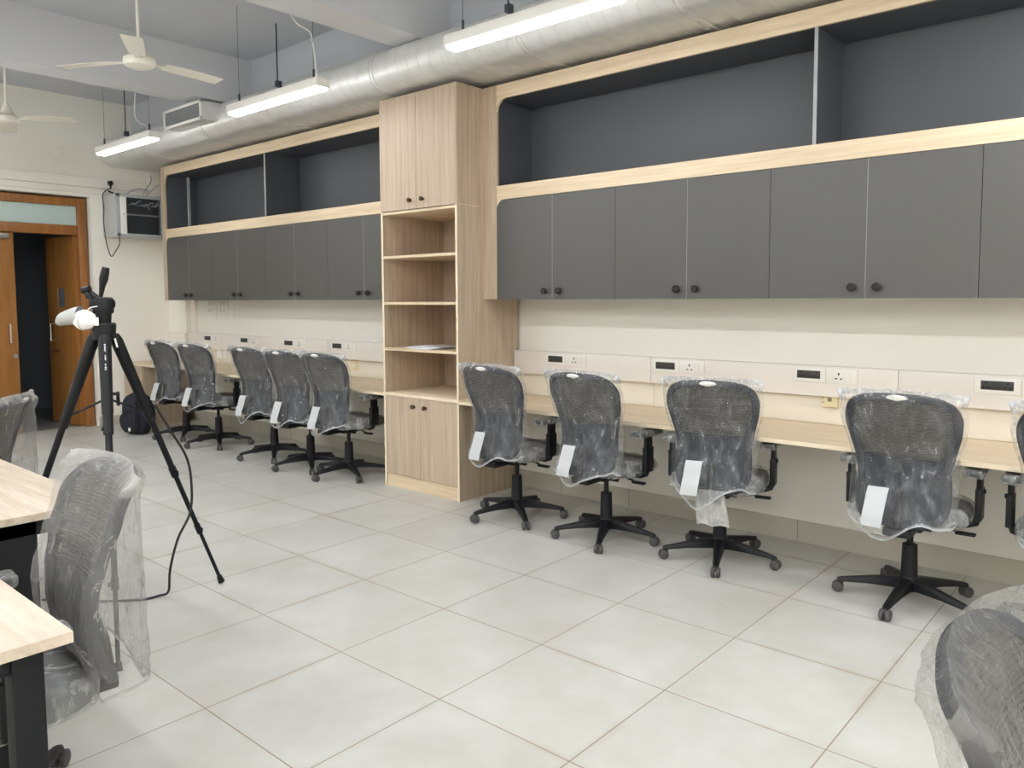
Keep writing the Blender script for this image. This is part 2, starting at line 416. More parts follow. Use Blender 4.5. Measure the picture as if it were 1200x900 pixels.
# ------------------------------------------------------------------ door_1
FX0, FX1 = -7.17, -7.08
d1 = thing('door_1', None, None, (-7.1, .95, 0)); d1['kind'] = 'structure'
f = B().box(FX0, FX1, 1.64, 1.735, 0, 2.645, .006).box(FX0, FX1, .18, .275, 0, 2.645, .006)
f.box(FX0, FX1, .275, 1.64, 2.555, 2.645, .006).box(FX0, FX1, .275, 1.64, 2.225, 2.335, .006)
f.make('door_frame', DOORFRAME, d1)
B().box(-7.135, -7.125, .27, 1.645, 2.33, 2.56).make('transom_pane', FROST, d1)
lf = B().box(-7.145, -7.105, .34, .985, .01, 2.22, .004).make('door_leaf', DOORWOOD, d1)
B().tube([(-7.10,.90,1.02), (-7.05,.90,1.02), (-7.05,.90,1.22), (-7.10,.90,1.22)], .009, 8).make('pull_handle', STEEL, lf)
B().cyl((-7.105,.95,.87), (-7.09,.95,.87), .022).make('lock', STEEL, lf)
B().box(-7.105, -7.05, .62, .93, 2.15, 2.205, .006).make('door_closer', STEEL, lf)
# open leaf, hinged at the jamb and swung into the corridor
hinge = (-7.15, 1.625, 0)
ol = thing('door_leaf', None, None, (hinge[0]+7.1, hinge[1]-.95, 0))
ol.parent = d1; ol.rotation_euler = (0,0,math.radians(187.5))
local(ol)
# written along local +x from the hinge; +y local faces the room's door side
W_ = .64
b = B().box(.0, .24, -.02, .02, .01, 2.22).box(.40, W_, -.02, .02, .01, 2.22).box(.24, .40, -.02, .02, .01, 1.40).box(.24, .40, -.02, .02, 1.62, 2.22)
b.make('leaf_panel', DOORWOOD, ol)
B().box(.24, .40, -.012, .012, 1.40, 1.62).make('vision_pane', mat_glass('vision_glass', (110,118,122), .9), ol)
for sy in (-1, 1):
    B().tube([(.50, sy*.02, 1.00), (.50, sy*.07, 1.00), (.50, sy*.07, 1.20), (.50, sy*.02, 1.20)], .009, 8).make('pull_handle', STEEL, ol)
B().box(.40, .60, -.03, .03, .865, .885, .004).cyl((.5,-.04,.875),(.5,.04,.875),.014).make('tower_bolt', plain('aged_brass',(120,90,58),.4,.7), ol)
B().cyl((0.0,-.03,1.75),(0.0,-.03,1.87),.012).cyl((0.0,-.03,.45),(0.0,-.03,.57),.012).make('hinge', STEEL, ol)

# ------------------------------------------------------------------ flat-oval air duct
def oval(y0, y1, zc, r, n=10):
    p = []
    for k in range(n+1):
        a = PI/2 + PI*k/n; p.append((y0+r+r*math.cos(a), zc+r*math.sin(a)))
    for k in range(n+1):
        a = -PI/2 + PI*k/n; p.append((y1-r+r*math.cos(a), zc+r*math.sin(a)))
    return p
DYA, DYB, DZC, DR = 1.86, 2.66, 3.185, .152
duct = thing('air_duct', 'long galvanised flat-oval air duct running above the cabinets', 'air duct', (-1, 2.2, DZC))
joints = [XL+.005, -5.9, -4.62, -3.52, -2.05, -.62, .47, 1.9, 3.4, XR-.005]
for a, b_ in zip(joints, joints[1:]):
    rings = []; x = a
    def ring(x, g): rings.append([Vector((x, y, z)) for y, z in oval(DYA-g, DYB+g, DZC, DR+g)])
    ring(a, 0)
    x = a+.06
    while x < b_-.08:
        ring(x-.004, 0); ring(x, 0); ring(x+.005, .0020); ring(x+.010, 0); ring(x+.014, 0); x += .115
    ring(b_, 0)
    bb = B(); bb.loft(rings); bb.make('duct_section', DUCT, duct)
for x in joints[1:-1]:
    bb = B(); bb.loft([[Vector((x+dx, y, z)) for y, z in oval(DYA-g, DYB+g, DZC, DR+g)] for dx, g in ((-.03,.001),(-.028,.007),(-.004,.007),(-.003,.001),(.003,.001),(.004,.007),(.028,.007),(.03,.001))])
    bb.make('flange', DUCT, duct)
for x in (-6.2, -3.24, -.66, 1.2, 3.0):
    bb = B().cyl((x,1.845,3.30),(x,1.845,ZC),.006,seg=8).cyl((x,2.5,3.3),(x,2.5,3.41),.006,seg=8).box(x-.02,x+.02,1.83,1.875,3.26,3.31,.003)
    bb.make('hanger_rod', RODM, duct)
gx0, gx1, gy, gz0, gz1 = -5.0, -4.28, 1.70, 3.135, 3.30
bx = B().box(gx0, gx1, gy+.012, 2.06, gz0, gz1)
gb = bx.make('outlet_box', DUCT, duct)
fr = B().box(gx0-.01, gx1+.01, gy, gy+.012, gz1-.018, gz1+.006).box(gx0-.01, gx1+.01, gy, gy+.012, gz0-.006, gz0+.018)
fr.box(gx0-.01, gx0+.02, gy, gy+.012, gz0, gz1).box(gx1-.02, gx1+.01, gy, gy+.012, gz0, gz1)
fr.make('grille_frame', WHITE, gb)
B().box(gx0, gx1, gy+.010, gy+.0125, gz0, gz1).make('grille_shade_sheet', GRILLE_DARK, gb)  # dark sheet that paints in the shade inside the outlet
lv = B()
for k in range(9):
    z = gz0+.022+k*.0152
    lv.box(gx0+.01, gx1-.01, gy+.001, gy+.010, z-.0035, z+.0035)
lv.make('louvers', RACKF, gb)

# ------------------------------------------------------------------ pendant lights
def make_pendant(label):
    t = local(thing('pendant_light', label, 'pendant light', group='linear pendant lights'))
    L = .61
    b = B().box(-L, L, -.055, .055, .012, .075, .006)
    b.make('housing', WHITE, t)
    B().box(-L+.013, L-.013, -.041, .041, -.005, .0115, .003, 2).make('diffuser', LAMP, t)
    for sx in (-1, 1):
        w = B().tube([(sx*.5, 0, .09), (sx*.5, 0, ZC-2.95)], .0022, 6).make('suspension_wire', WIRE, t)
        B().box(sx*.5-.03, sx*.5+.03, -.02, .02, .075, .092, .003).cyl((sx*.5,0,.09),(sx*.5,0,.15),.008).make('wire_gripper', RODM, w)
    return t
pend = make_pendant('lit linear pendant light beside the square air grille, third from the tall cabinet')
LAMPZ = 2.95
pl = [(-5.20, 1.42, None), (-2.62, 1.42, 'lit linear pendant light with white coiled cord, hanging just left of the tall oak cabinet'),
      (-.14, 1.42, 'lit linear pendant light hanging over the tall cabinet corner and first charcoal shelf')]
pend['label'] = 'lit linear pendant light farthest along the duct, near the air grille and door wall'
for i, (x, y, lab) in enumerate(pl):
    o = pend if i == 0 else copy_tree(pend)
    o.location = (x, y, LAMPZ)
    if lab: o['label'] = lab
BRIGHT = None
for y in (1.42, -.69, -2.75, -4.6):
    for x in (-5.2, -2.62, -.14, 2.62, 4.5):
        if y == 1.42 and x < 2: continue
        o = copy_tree(pend); o.location = (x, y, LAMPZ); o['label'] = 'lit linear pendant light in the rows across the rest of the room'
        for c in o.children:
            if c.name.startswith('diffuser'):
                if BRIGHT is None: c.data = c.data.copy(); c.data.materials[0] = LAMP_NEW; BRIGHT = c.data
                c.data = BRIGHT
def cord(name, pts, r, mat, label, cat, group=None):
    # smooth the path
    P = [Vector(p) for p in pts]; out = []
    for i in range(len(P)-1):
        p0, p1, p2, p3 = P[max(i-1,0)], P[i], P[i+1], P[min(i+2, len(P)-1)]
        for k in range(6):
            t = k/6
            out.append(.5*((2*p1)+(-p0+p2)*t+(2*p0-5*p1+4*p2-p3)*t*t+(-p0+3*p1-3*p2+p3)*t**3))
    out.append(P[-1])
    o = B().tube(out, r, 8).make(name, mat)
    return tag(o, label, cat, group)
def pendant_cord(p, pts):
    o = cord('power_cord', [(x, y, z-LAMPZ) for x, y, z in pts], .005, WHITE, None, None); o.parent = p
allp = [o for o in COL.objects if o.name.startswith('pendant_light')]
pendant_cord(allp[1], [(.16,0,ZC-.005),(.18,0,3.62),(.29,.01,3.47),(.44,.01,3.38),(.50,0,3.28),(.54,0,3.03)])
pendant_cord(allp[0], [(.25,0,ZC-.005),(.22,.01,3.5),(.18,.01,3.25),(.30,0,3.14),(.42,0,3.10),(.48,0,3.03)])

# ------------------------------------------------------------------ ceiling fans
def make_fan(label):
    t = local(thing('ceiling_fan', label, 'ceiling fan', group='white ceiling fans'))
    B().cyl((0,0,.08),(0,0,ZC-3.10-.05),.011,seg=12).make('down_rod', FANW, t)
    B().lathe([(.0,.0),(.055,.0),(.062,.03),(.04,.07),(.0,.08)], (0,0,ZC-3.10-.08)).make('ceiling_canopy', FANW, t)
    B().lathe([(0,-.045),(.06,-.045),(.095,-.03),(.105,-.005),(.10,.02),(.075,.035),(.06,.045),(.05,.07),(.02,.14),(0,.14)]).make('motor_housing', FANW, t)
    for k in range(3):
        b = B(); n = 8; rings = []
        for i in range(n+1):
            u = i/n; x = .17+u*.43; w = .052+.012*math.sin(u*PI*.6); pit = -.16+.05*u; zz = .0-.012*u*u
            rings.append([Vector((x, -w, zz-w*pit)), Vector((x, w, zz+w*pit)), Vector((x, w, zz+w*pit+.004)), Vector((x, -w, zz-w*pit+.004))])
        b.loft(rings)
        b.box(.085, .20, -.018, .018, -.004, .004, .002)
        bl = b.make('blade', FANW, t); bl.rotation_euler = (0,0,math.radians(92+120*k))
    return t
fan = make_fan('white three-blade ceiling fan between the two ceiling beams'); fan.location = (-2.93,.56,3.125)
fan2 = copy_tree(fan); fan2.location = (-5.39,.47,3.09); fan2.rotation_euler = (0,0,math.radians(-50)); fan2['label'] = 'white ceiling fan beyond the beam, near the door wall'

# ------------------------------------------------------------------ network rack on the door wall
RX, RY0, RY1, RZ0, RZ1 = -6.60, 1.885, 2.42, 2.205, 2.69
rk = thing('network_rack', 'light grey wall rack with glass door, beside the wooden door', 'network rack', (-6.85, 2.2, RZ0))
B().box(XL, RX-.035, RY0, RY1, RZ0, RZ1, .004).box(XL+.05, RX-.08, RY0-.003, RY0+.001, RZ0+.07, RZ0+.09).make('body', RACKM, rk)
fr = B().box(RX-.03, RX, RY0, RY1, RZ1-.04, RZ1, .003).box(RX-.03, RX, RY0, RY1, RZ0, RZ0+.035, .003).box(RX-.03, RX, RY0, RY0+.035, RZ0, RZ1, .003).box(RX-.03, RX, RY1-.035, RY1, RZ0, RZ1, .003)
dr = fr.make('glass_door', RACKF, rk)
B().box(RX-.012, RX-.008, RY0+.1, RY1-.03, RZ0+.03, RZ1-.035).make('pane', GLASS, dr)
B().box(RX-.01, RX+.004, RY0+.035, RY0+.105, RZ0+.03, RZ1-.035, .002).make('lock_strip', WHITE, dr)
B().cyl((RX+.003,RY0+.07,RZ0+.25),(RX+.01,RY0+.07,RZ0+.25),.009).make('lock', RACKF, dr)
B().box(RX-.032, RX-.031, RY0+.05, RY1-.05, RZ0+.035, RZ1-.04).make('dark_interior', DARKDEV, rk)
B().box(RX-.03, RX-.014, RY0+.11, RY1-.04, RZ0+.245, RZ0+.262).make('rack_shelf', WHITE, rk)
sw = B().box(RX-.03, RX-.016, RY0+.12, RY1-.06, RZ0+.30, RZ0+.345, .002).make('network_switch', DARKDEV, rk)
for k in range(7):
    y = RY0+.14+k*.05
    B().tube([(RX-.02,y,RZ0+.36),(RX-.016,y+.05,RZ0+.385+.02*math.sin(k*2.1)),(RX-.018,y+.09,RZ0+.37+.055*math.sin(k*1.7))], .009, 6).make('patch_cable', plain('grey_patch_cable',(168,170,174),.4) if k == 0 else bpy.data.materials['grey_patch_cable'], rk)
pg = thing('power_plug', 'black power plug and loose cable hanging beside the wall rack', 'plug', (XL+.03,1.965,2.83))
B().box(XL+.03, XL+.075, 1.94, 1.99, 2.815, 2.865, .012, 3).cyl((XL+.06,1.965,2.82),(XL+.06,1.965,2.775),.012,.006).make('plug_body', CABLE, pg)
cb = [(XL+.06,1.965,2.78),(XL+.10,1.86,2.70),(XL+.16,1.84,2.52),(XL+.16,1.83,2.40),(XL+.16,1.84,2.25),(XL+.16,1.86,2.10),(XL+.16,1.90,1.985),(XL+.22,1.93,2.05),(XL+.27,1.95,2.12),(XL+.28,1.95,RZ0+.002)]
tmp = cord('cable', cb, .0055, CABLE, None, None); tmp.parent = pg; tmp.location = (-(XL+.03),-1.965,-2.83)
for k, (pts, lab) in enumerate([
    ([(XL+.10,1.92,2.74),(XL+.12,2.02,2.70),(XL+.2,2.15,2.66),(XL+.3,2.28,2.655)], 'black cable lying along the top of the wall rack'),
    ([(XL+.10,2.10,2.70),(XL+.13,2.18,2.77),(XL+.12,2.28,2.80),(XL+.06,2.42,2.79)], 'grey cable arching from the wall rack to the white trunking'),
    ([(XL+.15,2.28,2.69),(XL+.13,2.34,2.80),(XL+.07,2.43,2.90),(XL+.05,2.44,2.98)], 'thin grey cable climbing the white vertical trunking above the rack'),
    ([(XL+.18,2.30,2.69),(XL+.2,2.36,2.76),(XL+.2,2.45,2.84),(XL+.2,2.52,2.86)], 'thin cable curling up behind the wall rack beside the overhead cabinets')]):
    cord('data_cable', pts, .009 if k == 0 else .006, CABLE if k == 0 else bpy.data.materials['grey_patch_cable'], lab, 'cable')
tag(B().box(XL, XL+.04, 2.405, 2.54, RZ1+.02, 3.03, .004).make('cable_trunking', WHITE2), 'white vertical cable trunking above the wall rack', 'trunking')
sw = thing('blank_plate', 'pale square blanking plate high on the door wall', 'wall plate', (XL,1.44,3.14))
B().box(XL, XL+.008, 1.385, 1.49, 3.095, 3.185, .003).box(XL+.006, XL+.010, 1.41, 1.465, 3.115, 3.165, .002).make('plate', WALLP, sw)

# ------------------------------------------------------------------ overhead cabinets
def fillet(b, cx, cz, r, sx, sz, y0, y1, n=10):
    """fills the corner at (cx,cz) of an opening: sx,sz point into the opening"""
    pts = [(cx, cz)]
    for k in range(n+1):
        a = PI/2*k/n
        pts.append((cx+sx*(r-r*math.sin(a)), cz+sz*(r-r*math.cos(a))))
    b.prism(pts, y0, y1, 'y')

def knob(b, x, y, z, r=.022):
    M = Matrix.Translation((x, y, z)) @ Matrix.Rotation(PI/2, 4, 'X')
    b.lathe([(0,0),(.009,0),(.008,.012),(r,.016),(r,.026),(r*.8,.03),(r*.75,.027),(0,.027)], seg=20, M=M)
    return b

def wall_bank(x0, x1, xo, xdoor, name, labels, dividers, round_left=False):
    """x0..x1 outer frame, xo opening left edge, xdoor list of door edges"""
    s = thing('open_shelf_unit', labels[0], 'open shelf', ((x0+x1)/2, YU, ZR))
    fb = B()
    fb.box(xo, x1, YU, YU+.02, ZO, ZT).box(xo, x1, YU-.002, YU+.02, ZD+.002, ZR)
    sb = B().box(x0, xo, YU-.0005, YU+.02, ZB, ZT)
    fillet(fb, xo, ZO, .085, 1, -1, YU, YU+.02)
    fillet(fb, xo, ZD+.004, .07, 1, -1, YU+.0005, YU+.02)
    fb.box(x0, x1, YU+.02, YB-.002, ZT-.02, ZT)
    sb.box(x0, x0+.018, YU+.02, YB-.002, ZB, ZT-.02)
    fb.make('frame', OAK_H, s)
    sb.make('side_panel', OAK_V, s)
    if round_left: B().box(xo+.06, xo+.085, 2.55, 2.575, ZR, ZO).make('inner_post', CHAR_EDGE, s)
    ib = B().box(x0+.02, x1, YB-.02, YB-.003, ZR-.06, ZT-.021).box(x0+.019, x1, YU+.02, YB-.02, ZO-.0, ZO+.03).box(x0+.019, x1, YU+.021, YB-.02, ZR-.02, ZR-.001)
    ib.box(xo-.018, xo-.001, YU+.021, YB-.02, ZR, ZO)
    ib.make('charcoal_lining', CHAR_IN, s)
    for xd in dividers:
        dv = B().box(xd-.009, xd+.009, YU+.012, YB-.021, ZR-.001, ZO+.001).make('divider', CHAR_IN, s)
        B().box(xd-.009, xd+.009, YU+.004, YU+.0121, ZR, ZO).make('divider_edge', CHAR_EDGE, dv)
    for k in range(0, len(xdoor)-1, 2):
        a, m, c = xdoor[k], xdoor[k+1], xdoor[k+2]
        w = thing('wall_cabinet', labels[1+k//2], 'wall cabinet', ((a+c)/2, YU, ZB), group=name)
        B().box(a+.002, c-.002, YU+.021, YB-.003, ZB+.002, ZD-.004).make('body', CHAR_IN, w)
        for e, (p, q, kx) in enumerate(((a, m, m-.062), (m, c, m+.062))):
            db = B()
            if k == 0 and e == 0:
                r = .07; pts = [(p+.0015, ZB), (q-.0015, ZB), (q-.0015, ZD-.001)]
                for j in range(11):
                    an = PI/2*j/10
                    pts.append((p+.0015+r-r*math.sin(an), ZD-.001-r+r*math.cos(an)))
                db.prism(pts, YU-.001, YU+.017, 'y')
            else:
                db.box(p+.0015, q-.0015, YU-.001, YU+.017, ZB, ZD-.001)
            d = db.make('door', CHAR, w)
            eb = B().box((q-.0015 if e == 0 else p+.0005), (q-.0005 if e == 0 else p+.0015), YU-.0012, YU+.017, ZB, ZD-.002)
            eb.make('edge_strip', CHAR_EDGE, d)
            knob(B(), kx, YU-.001, ZB+.057).make('knob', KNOBM, d)
    return s
edL = [-6.33+.515*k for k in range(9)]
wall_bank(-6.42, -2.161, -6.335, edL, 'charcoal wall cabinets beside the door wall',
    ['long open charcoal shelf in oak frame, between door wall and tall cabinet',
     'charcoal two-door wall cabinet with rounded corner, nearest the wall rack',
     'charcoal two-door wall cabinet, second from the wall rack',
     'charcoal two-door wall cabinet, third from the wall rack',
     'charcoal two-door wall cabinet touching the tall cabinet on its door-wall side'], [-4.24, ], True)
edR = [-1.19+.511*k for k in range(9)]
wall_bank(-1.3235, 2.90, -1.185, edR, 'charcoal wall cabinets past the tall cabinet',
    ['long open charcoal shelf in oak frame with rounded corner, over the larger chairs',
     'charcoal two-door wall cabinet with rounded corner, over the chair nearest the tall cabinet',
     'charcoal two-door wall cabinet, second past the tall oak cabinet',
     'charcoal two-door wall cabinet, third past the tall oak cabinet',
     'charcoal two-door wall cabinet at the right edge of the photo'], [1.085])
# ------------------------------------------------------------------ tall oak cabinet
TX0, TX1 = -2.16, -1.3245
tc = thing('tall_cabinet', 'tall oak cabinet with open shelves between the two charcoal cabinet banks', 'tall cabinet', ((TX0+TX1)/2, 2.38, 0))
t = .02
cb = B().box(TX0, TX0+t, YT+.002, YB-.015, 0, ZT).box(TX1-t, TX1, YT+.002, YB-.015, 0, ZT)
cb.box(TX0+t, TX1-t, YB-.035, YB-.016, .02, ZT-.02).box(TX0+t, TX1-t, YT+.02, YB-.03, ZT-.02, ZT).box(TX0+t, TX1-t, YT+.02, YB-.03, .10, .118)
cb.make('carcass', OAK_V, tc)
B().box(TX0, TX0+t, YT, YT+.002, .0, ZT).box(TX1-t, TX1, YT, YT+.002, 0, ZT).box(TX1-.001, TX1+.0004, YT+.02, YB-.45, 2.150, 2.153).make('edge_band', OAK_EDGE, tc)
B().box(TX0+t, TX1-t, YT+.012, YT+.028, 0, .10).make('plinth', OAK_H, tc)
for z in (2.135, 1.80, 1.445, 1.088):
    B().box(TX0+t, TX1-t, YT+.002, YB-.036, z-.010, z+.010).make('shelf', OAK_H, tc)
    
B().box(TX0, TX1+.001, YT-.006, YB-.036, .724, .748, .002).make('counter_shelf', OAK_EDGE, tc)
xm = (TX0+TX1)/2
for (p, q, z0, z1, kz, kx) in ((TX0+.002, xm-.0015, 2.150, ZT-.004, 2.215, -.068), (xm+.0015, TX1-.002, 2.150, ZT-.004, 2.215, .068),
                           (TX0+.022, xm-.0015, .105, .722, .658, -.064), (xm+.0015, TX1-.022, .105, .722, .658, .064)):
    d = B().box(p, q, YT-.004 if z0 > 1 else YT+.001, YT+.018 if z0 < 1 else YT-.0005, z0, z1, .001, 1).make('door', OAK_V, tc)
    kb = B(); kx_ = xm+kx; y_ = YT-.004 if z0 > 1 else YT+.001
    M = Matrix.Translation((kx_, y_, kz)) @ Matrix.Rotation(PI/2, 4, 'X')
    kb.lathe([(0,0),(.012,0),(.010,.012),(.017,.018),(.017,.026),(.011,.031),(0,.031)], seg=20, M=M)
    kb.make('knob', BRONZE, d)
bk = thing('booklet_stack', 'thin stack of printed papers lying on a tall cabinet shelf', 'booklet', (-1.78, 1.98+.18, 1.098))
b = B()
for k in range(4):
    M = Matrix.Translation((-1.80+.02*k, 2.18+.01*k, 1.1005+.005*k)) @ Matrix.Rotation(.12*k-.1, 4, 'Z')
    b.box(-.15, .15, -.105, .105, -.002, .002, M=M)
b.make('sheets', PAPER, bk)
b = B()
for k in range(9):
    b.box(-1.70+.017*k, -1.69+.017*k, 2.10+.012*(k % 3), 2.13+.02*(k % 4), 1.1186, 1.1192)
b.make('printed_marks', INK, bk)

# ------------------------------------------------------------------ desks along the wall
def wall_desk(x0, x1, label):
    d = thing('wall_desk', label, 'desk', ((x0+x1)/2, 2.4, ZDESK))
    B().box(x0, x1, YT, YB-.03, ZDESK-.022, ZDESK, .001, 1).make('desk_top', OAK_H, d)
    B().box(x0, x1, YT-.0015, YT, ZDESK-.022, ZDESK).make('edge_band', OAK_EDGE, d)
    n = max(2, int((x1-x0)/1.3))
    for k in range(1, n):
        x = x0+(x1-x0)*k/n
        B().box(x-.012, x+.012, 2.30, YB-.001, ZDESK-.06, ZDESK-.022).box(x-.012, x+.012, YB-.03, YB-.001, ZDESK-.30, ZDESK-.022).make('bracket', BLACKM, d)
    return d
wall_desk(-6.98, TX0-.002, 'long oak wall desk between the door wall and the tall cabinet')
wall_desk(TX1+.003, 2.9, 'long oak wall desk past the tall cabinet, behind the larger chairs')
pd = thing('drawer_pedestal', 'small oak pedestal under the desk end, behind the dark backpack', 'pedestal', (-6.74, 2.3, 0))
B().box(-6.978, -6.50, YT+.02, 2.60, 0, ZDESK-.023).make('body', OAK_V, pd)
d = B().box(-6.97, -6.505, YT+.002, YT+.02, .09, ZDESK-.026, .001, 1).make('door', OAK_V, pd)
kb = B(); M = Matrix.Translation((-6.85, YT+.002, .657)) @ Matrix.Rotation(PI/2, 4, 'X')
kb.lathe([(0,0),(.012,0),(.010,.012),(.017,.018),(.017,.026),(.011,.031),(0,.031)], seg=20, M=M); kb.make('knob', BRONZE, d)

# raceway + lower board on the wall over the desk
RWY = 2.645
def raceway(x0, x1, seams, label):
    r = thing('cable_raceway', label, 'cable raceway', ((x0+x1)/2, RWY, .98))
    e = [x0]+seams+[x1]
    B().box(x0, x1, RWY+.012, YB-.001, .908, 1.078, .002).make('backing_channel', WHITE2, r)
    for a, b_ in zip(e, e[1:]):
        B().box(a+.0012, b_-.0012, RWY, RWY+.014, .905, 1.08, .003).make('cover', WHITE2, r)
    for a, b_ in zip(e, e[1:]):
        B().box(a+.0012, b_-.0012, 2.690, YB-.001, ZDESK+.002, .902, .002).make('lower_board', CREAMBOARD, r)
raceway(-6.55, TX0-.003, [-5.2,-3.75], 'white cable raceway over the desk between door wall and tall cabinet')
raceway(TX1+.004, 2.9, [-.1,1.449], 'white cable raceway over the desk past the tall cabinet')
tag(B().box(XL+.001, -6.552, 2.60, 2.629, .905, 1.08, .003).box(XL+.001,-6.552,2.615,2.629,ZDESK+.002,.9,.002).make('corner_raceway', WHITE2), 'short white raceway piece wrapping the corner column above the desk', 'cable raceway')

def data_plate(x0, x1, label, wide=True):
    t = thing('data_socket_plate', label, 'socket', ((x0+x1)/2, RWY, 1.03), group='black double sockets on the raceway')
    w = x1-x0
    B().box(x0, x1, RWY-.009, RWY, .985, 1.070, .003).make('plate', WHITE, t)
    a, c = x0+w*.14, x1-w*.15
    m = B().box(a, c, RWY-.0115, RWY-.008, 1.006, 1.052, .001).make('socket_module', SOCKB, t)
    h = B()
    for s_ in (a+(c-a)*.17, a+(c-a)*.83):
        h.box(s_-.006, s_+.006, RWY-.0122, RWY-.0112, 1.037, 1.045)
        for dx in (-.011, .011): h.box(s_+dx-.004, s_+dx+.004, RWY-.0122, RWY-.0112, 1.013, 1.024)
    h.make('pin_hole_pattern', HOLE, m)
    v = B()
    for k in range(5): v.box(a+(c-a)*(.36+.07*k)-.001, a+(c-a)*(.36+.07*k)+.001, RWY-.0122, RWY-.0112, 1.012, 1.046)
    v.make('switch_lines', HOLE, m)
def power_plate(x0, x1, label):
    t = thing('power_socket_plate', label, 'socket', ((x0+x1)/2, RWY, 1.03), group='white power sockets on the raceway')
    B().box(x0, x1, RWY-.009, RWY, .985, 1.070, .003).make('plate', WHITE, t)
    w = x1-x0; c = x0+w*.42
    o = B().box(c-.032, c+.032, RWY-.011, RWY-.008, .998, 1.058, .0015).make('outlet', WHITE, t)
    h = B().box(c-.004, c+.004, RWY-.0118, RWY-.0105, 1.033, 1.048)
    for dx in (-.014, .014): h.box(c+dx-.006, c+dx+.006, RWY-.0118, RWY-.0105, 1.010, 1.017)
    h.make('pin_hole_pattern', HOLE, o)
    B().box(c+.040, c+.066, RWY-.014, RWY-.008, .998, 1.058, .0015).make('rocker_switch', WHITE, t)
E1 = ['above the chair nearest the tall cabinet', 'above the second large chair', 'above the third large chair', 'above the gap right of the fourth large chair']
for (a, b_), e in zip(((-.998,-.812), (-.082,.118), (.872,1.062), (1.815,2.018)), E1): data_plate(a, b_, 'black double socket on white plate '+e)
for (a, b_), e in zip(((-.810,-.628), (.120,.300), (1.064,1.240), (2.022,2.21)), E1): power_plate(a, b_, 'white power socket with switch '+e)
E2 = ['nearest the corner column', 'second from the corner column', 'third from the corner column', 'nearest the tall cabinet on its door-wall side']
for (a, b_), e in zip(((-6.17,-5.97), (-5.36,-5.16), (-4.50,-4.29), (-3.67,-3.47)), E2): data_plate(a, b_, 'small black double socket on white plate, '+e)
for (a, b_), e in zip(((-5.965,-5.78), (-5.15,-4.96), (-4.285,-4.09), (-3.465,-3.28)), E2): power_plate(a, b_, 'small white power socket, '+e)
ys = thing('data_outlet_box', 'yellowed square data outlet under the raceway, left of the fourth large chair', 'socket', (1.08,2.69,.885))
B().box(1.035, 1.125, 2.664, 2.690, .842, .930, .004).make('box', IVORY, ys)
B().box(1.070, 1.092, 2.662, 2.665, .875, .897, .001).make('jack', plain('brown_jack',(120,110,90),.5), ys)
B().box(1.040, 1.048, 2.6625, 2.665, .868, .873).box(1.040,1.048,2.6625,2.665,.892,.897).make('printed_marks', BRONZE, ys)
for (x, w, lab) in ((-5.90, .10, 'small white switch socket under the raceway beside the second small chair'), (-5.78, .08, 'narrow white outlet under the raceway, beside the small switch socket'), (-3.37, .11, 'cream outlet plate under the raceway nearest the tall cabinet')):
    t = thing('outlet_plate', lab, 'socket', (x, 2.69, .85))
    B().box(x-w/2, x+w/2, 2.680, 2.690, .80, .90, .003).make('plate', IVORY if x > -4 else WHITE, t)
    B().box(x-.012, x+.012, 2.676, 2.681, .83, .87, .002).make('rocker_switch', WHITE, t)
for (x0, x1, z0, z1, rows, lab) in ((-6.20,-6.00,1.235,1.468,3,'tall white switch plate under the overhead cabinets, nearest the corner column'),
                          (-5.935,-5.725,1.235,1.468,3,'tall white switch plate under the overhead cabinets, beside the tiny plate'),
                          (-5.665,-5.585,1.24,1.375,1,'tiny white plate right of the two tall switch plates')):
    t = thing('switch_plate', lab, 'switch plate', ((x0+x1)/2, YB, (z0+z1)/2))
    B().box(x0, x1, YB-.012, YB-.0005, z0, z1, .003).make('plate', WHITE, t)
    for k in range(rows):
        zc = z0+(z1-z0)*(k+.5)/rows; n = 3 if rows > 1 else 1
        for j in range(n):
            xc = x0+(x1-x0)*(j+.5)/n
            sb = B().box(xc-.024, xc+.024, YB-.016, YB-.011, zc-.024, zc+.024, .002)
            sb.make('rocker_switch', WHITE, t)
        if rows > 1 and k > 0:
            h = B()
            for xc in (x0+(x1-x0)*.28, x0+(x1-x0)*.62):
                h.box(xc-.004, xc+.004, YB-.0175, YB-.0155, zc+.004, zc+.016)
                for dx in (-.012,.012): h.box(xc+dx-.004, xc+dx+.004, YB-.0175, YB-.0155, zc-.014, zc-.007)
            h.make('pin_hole_pattern', HOLE, t)

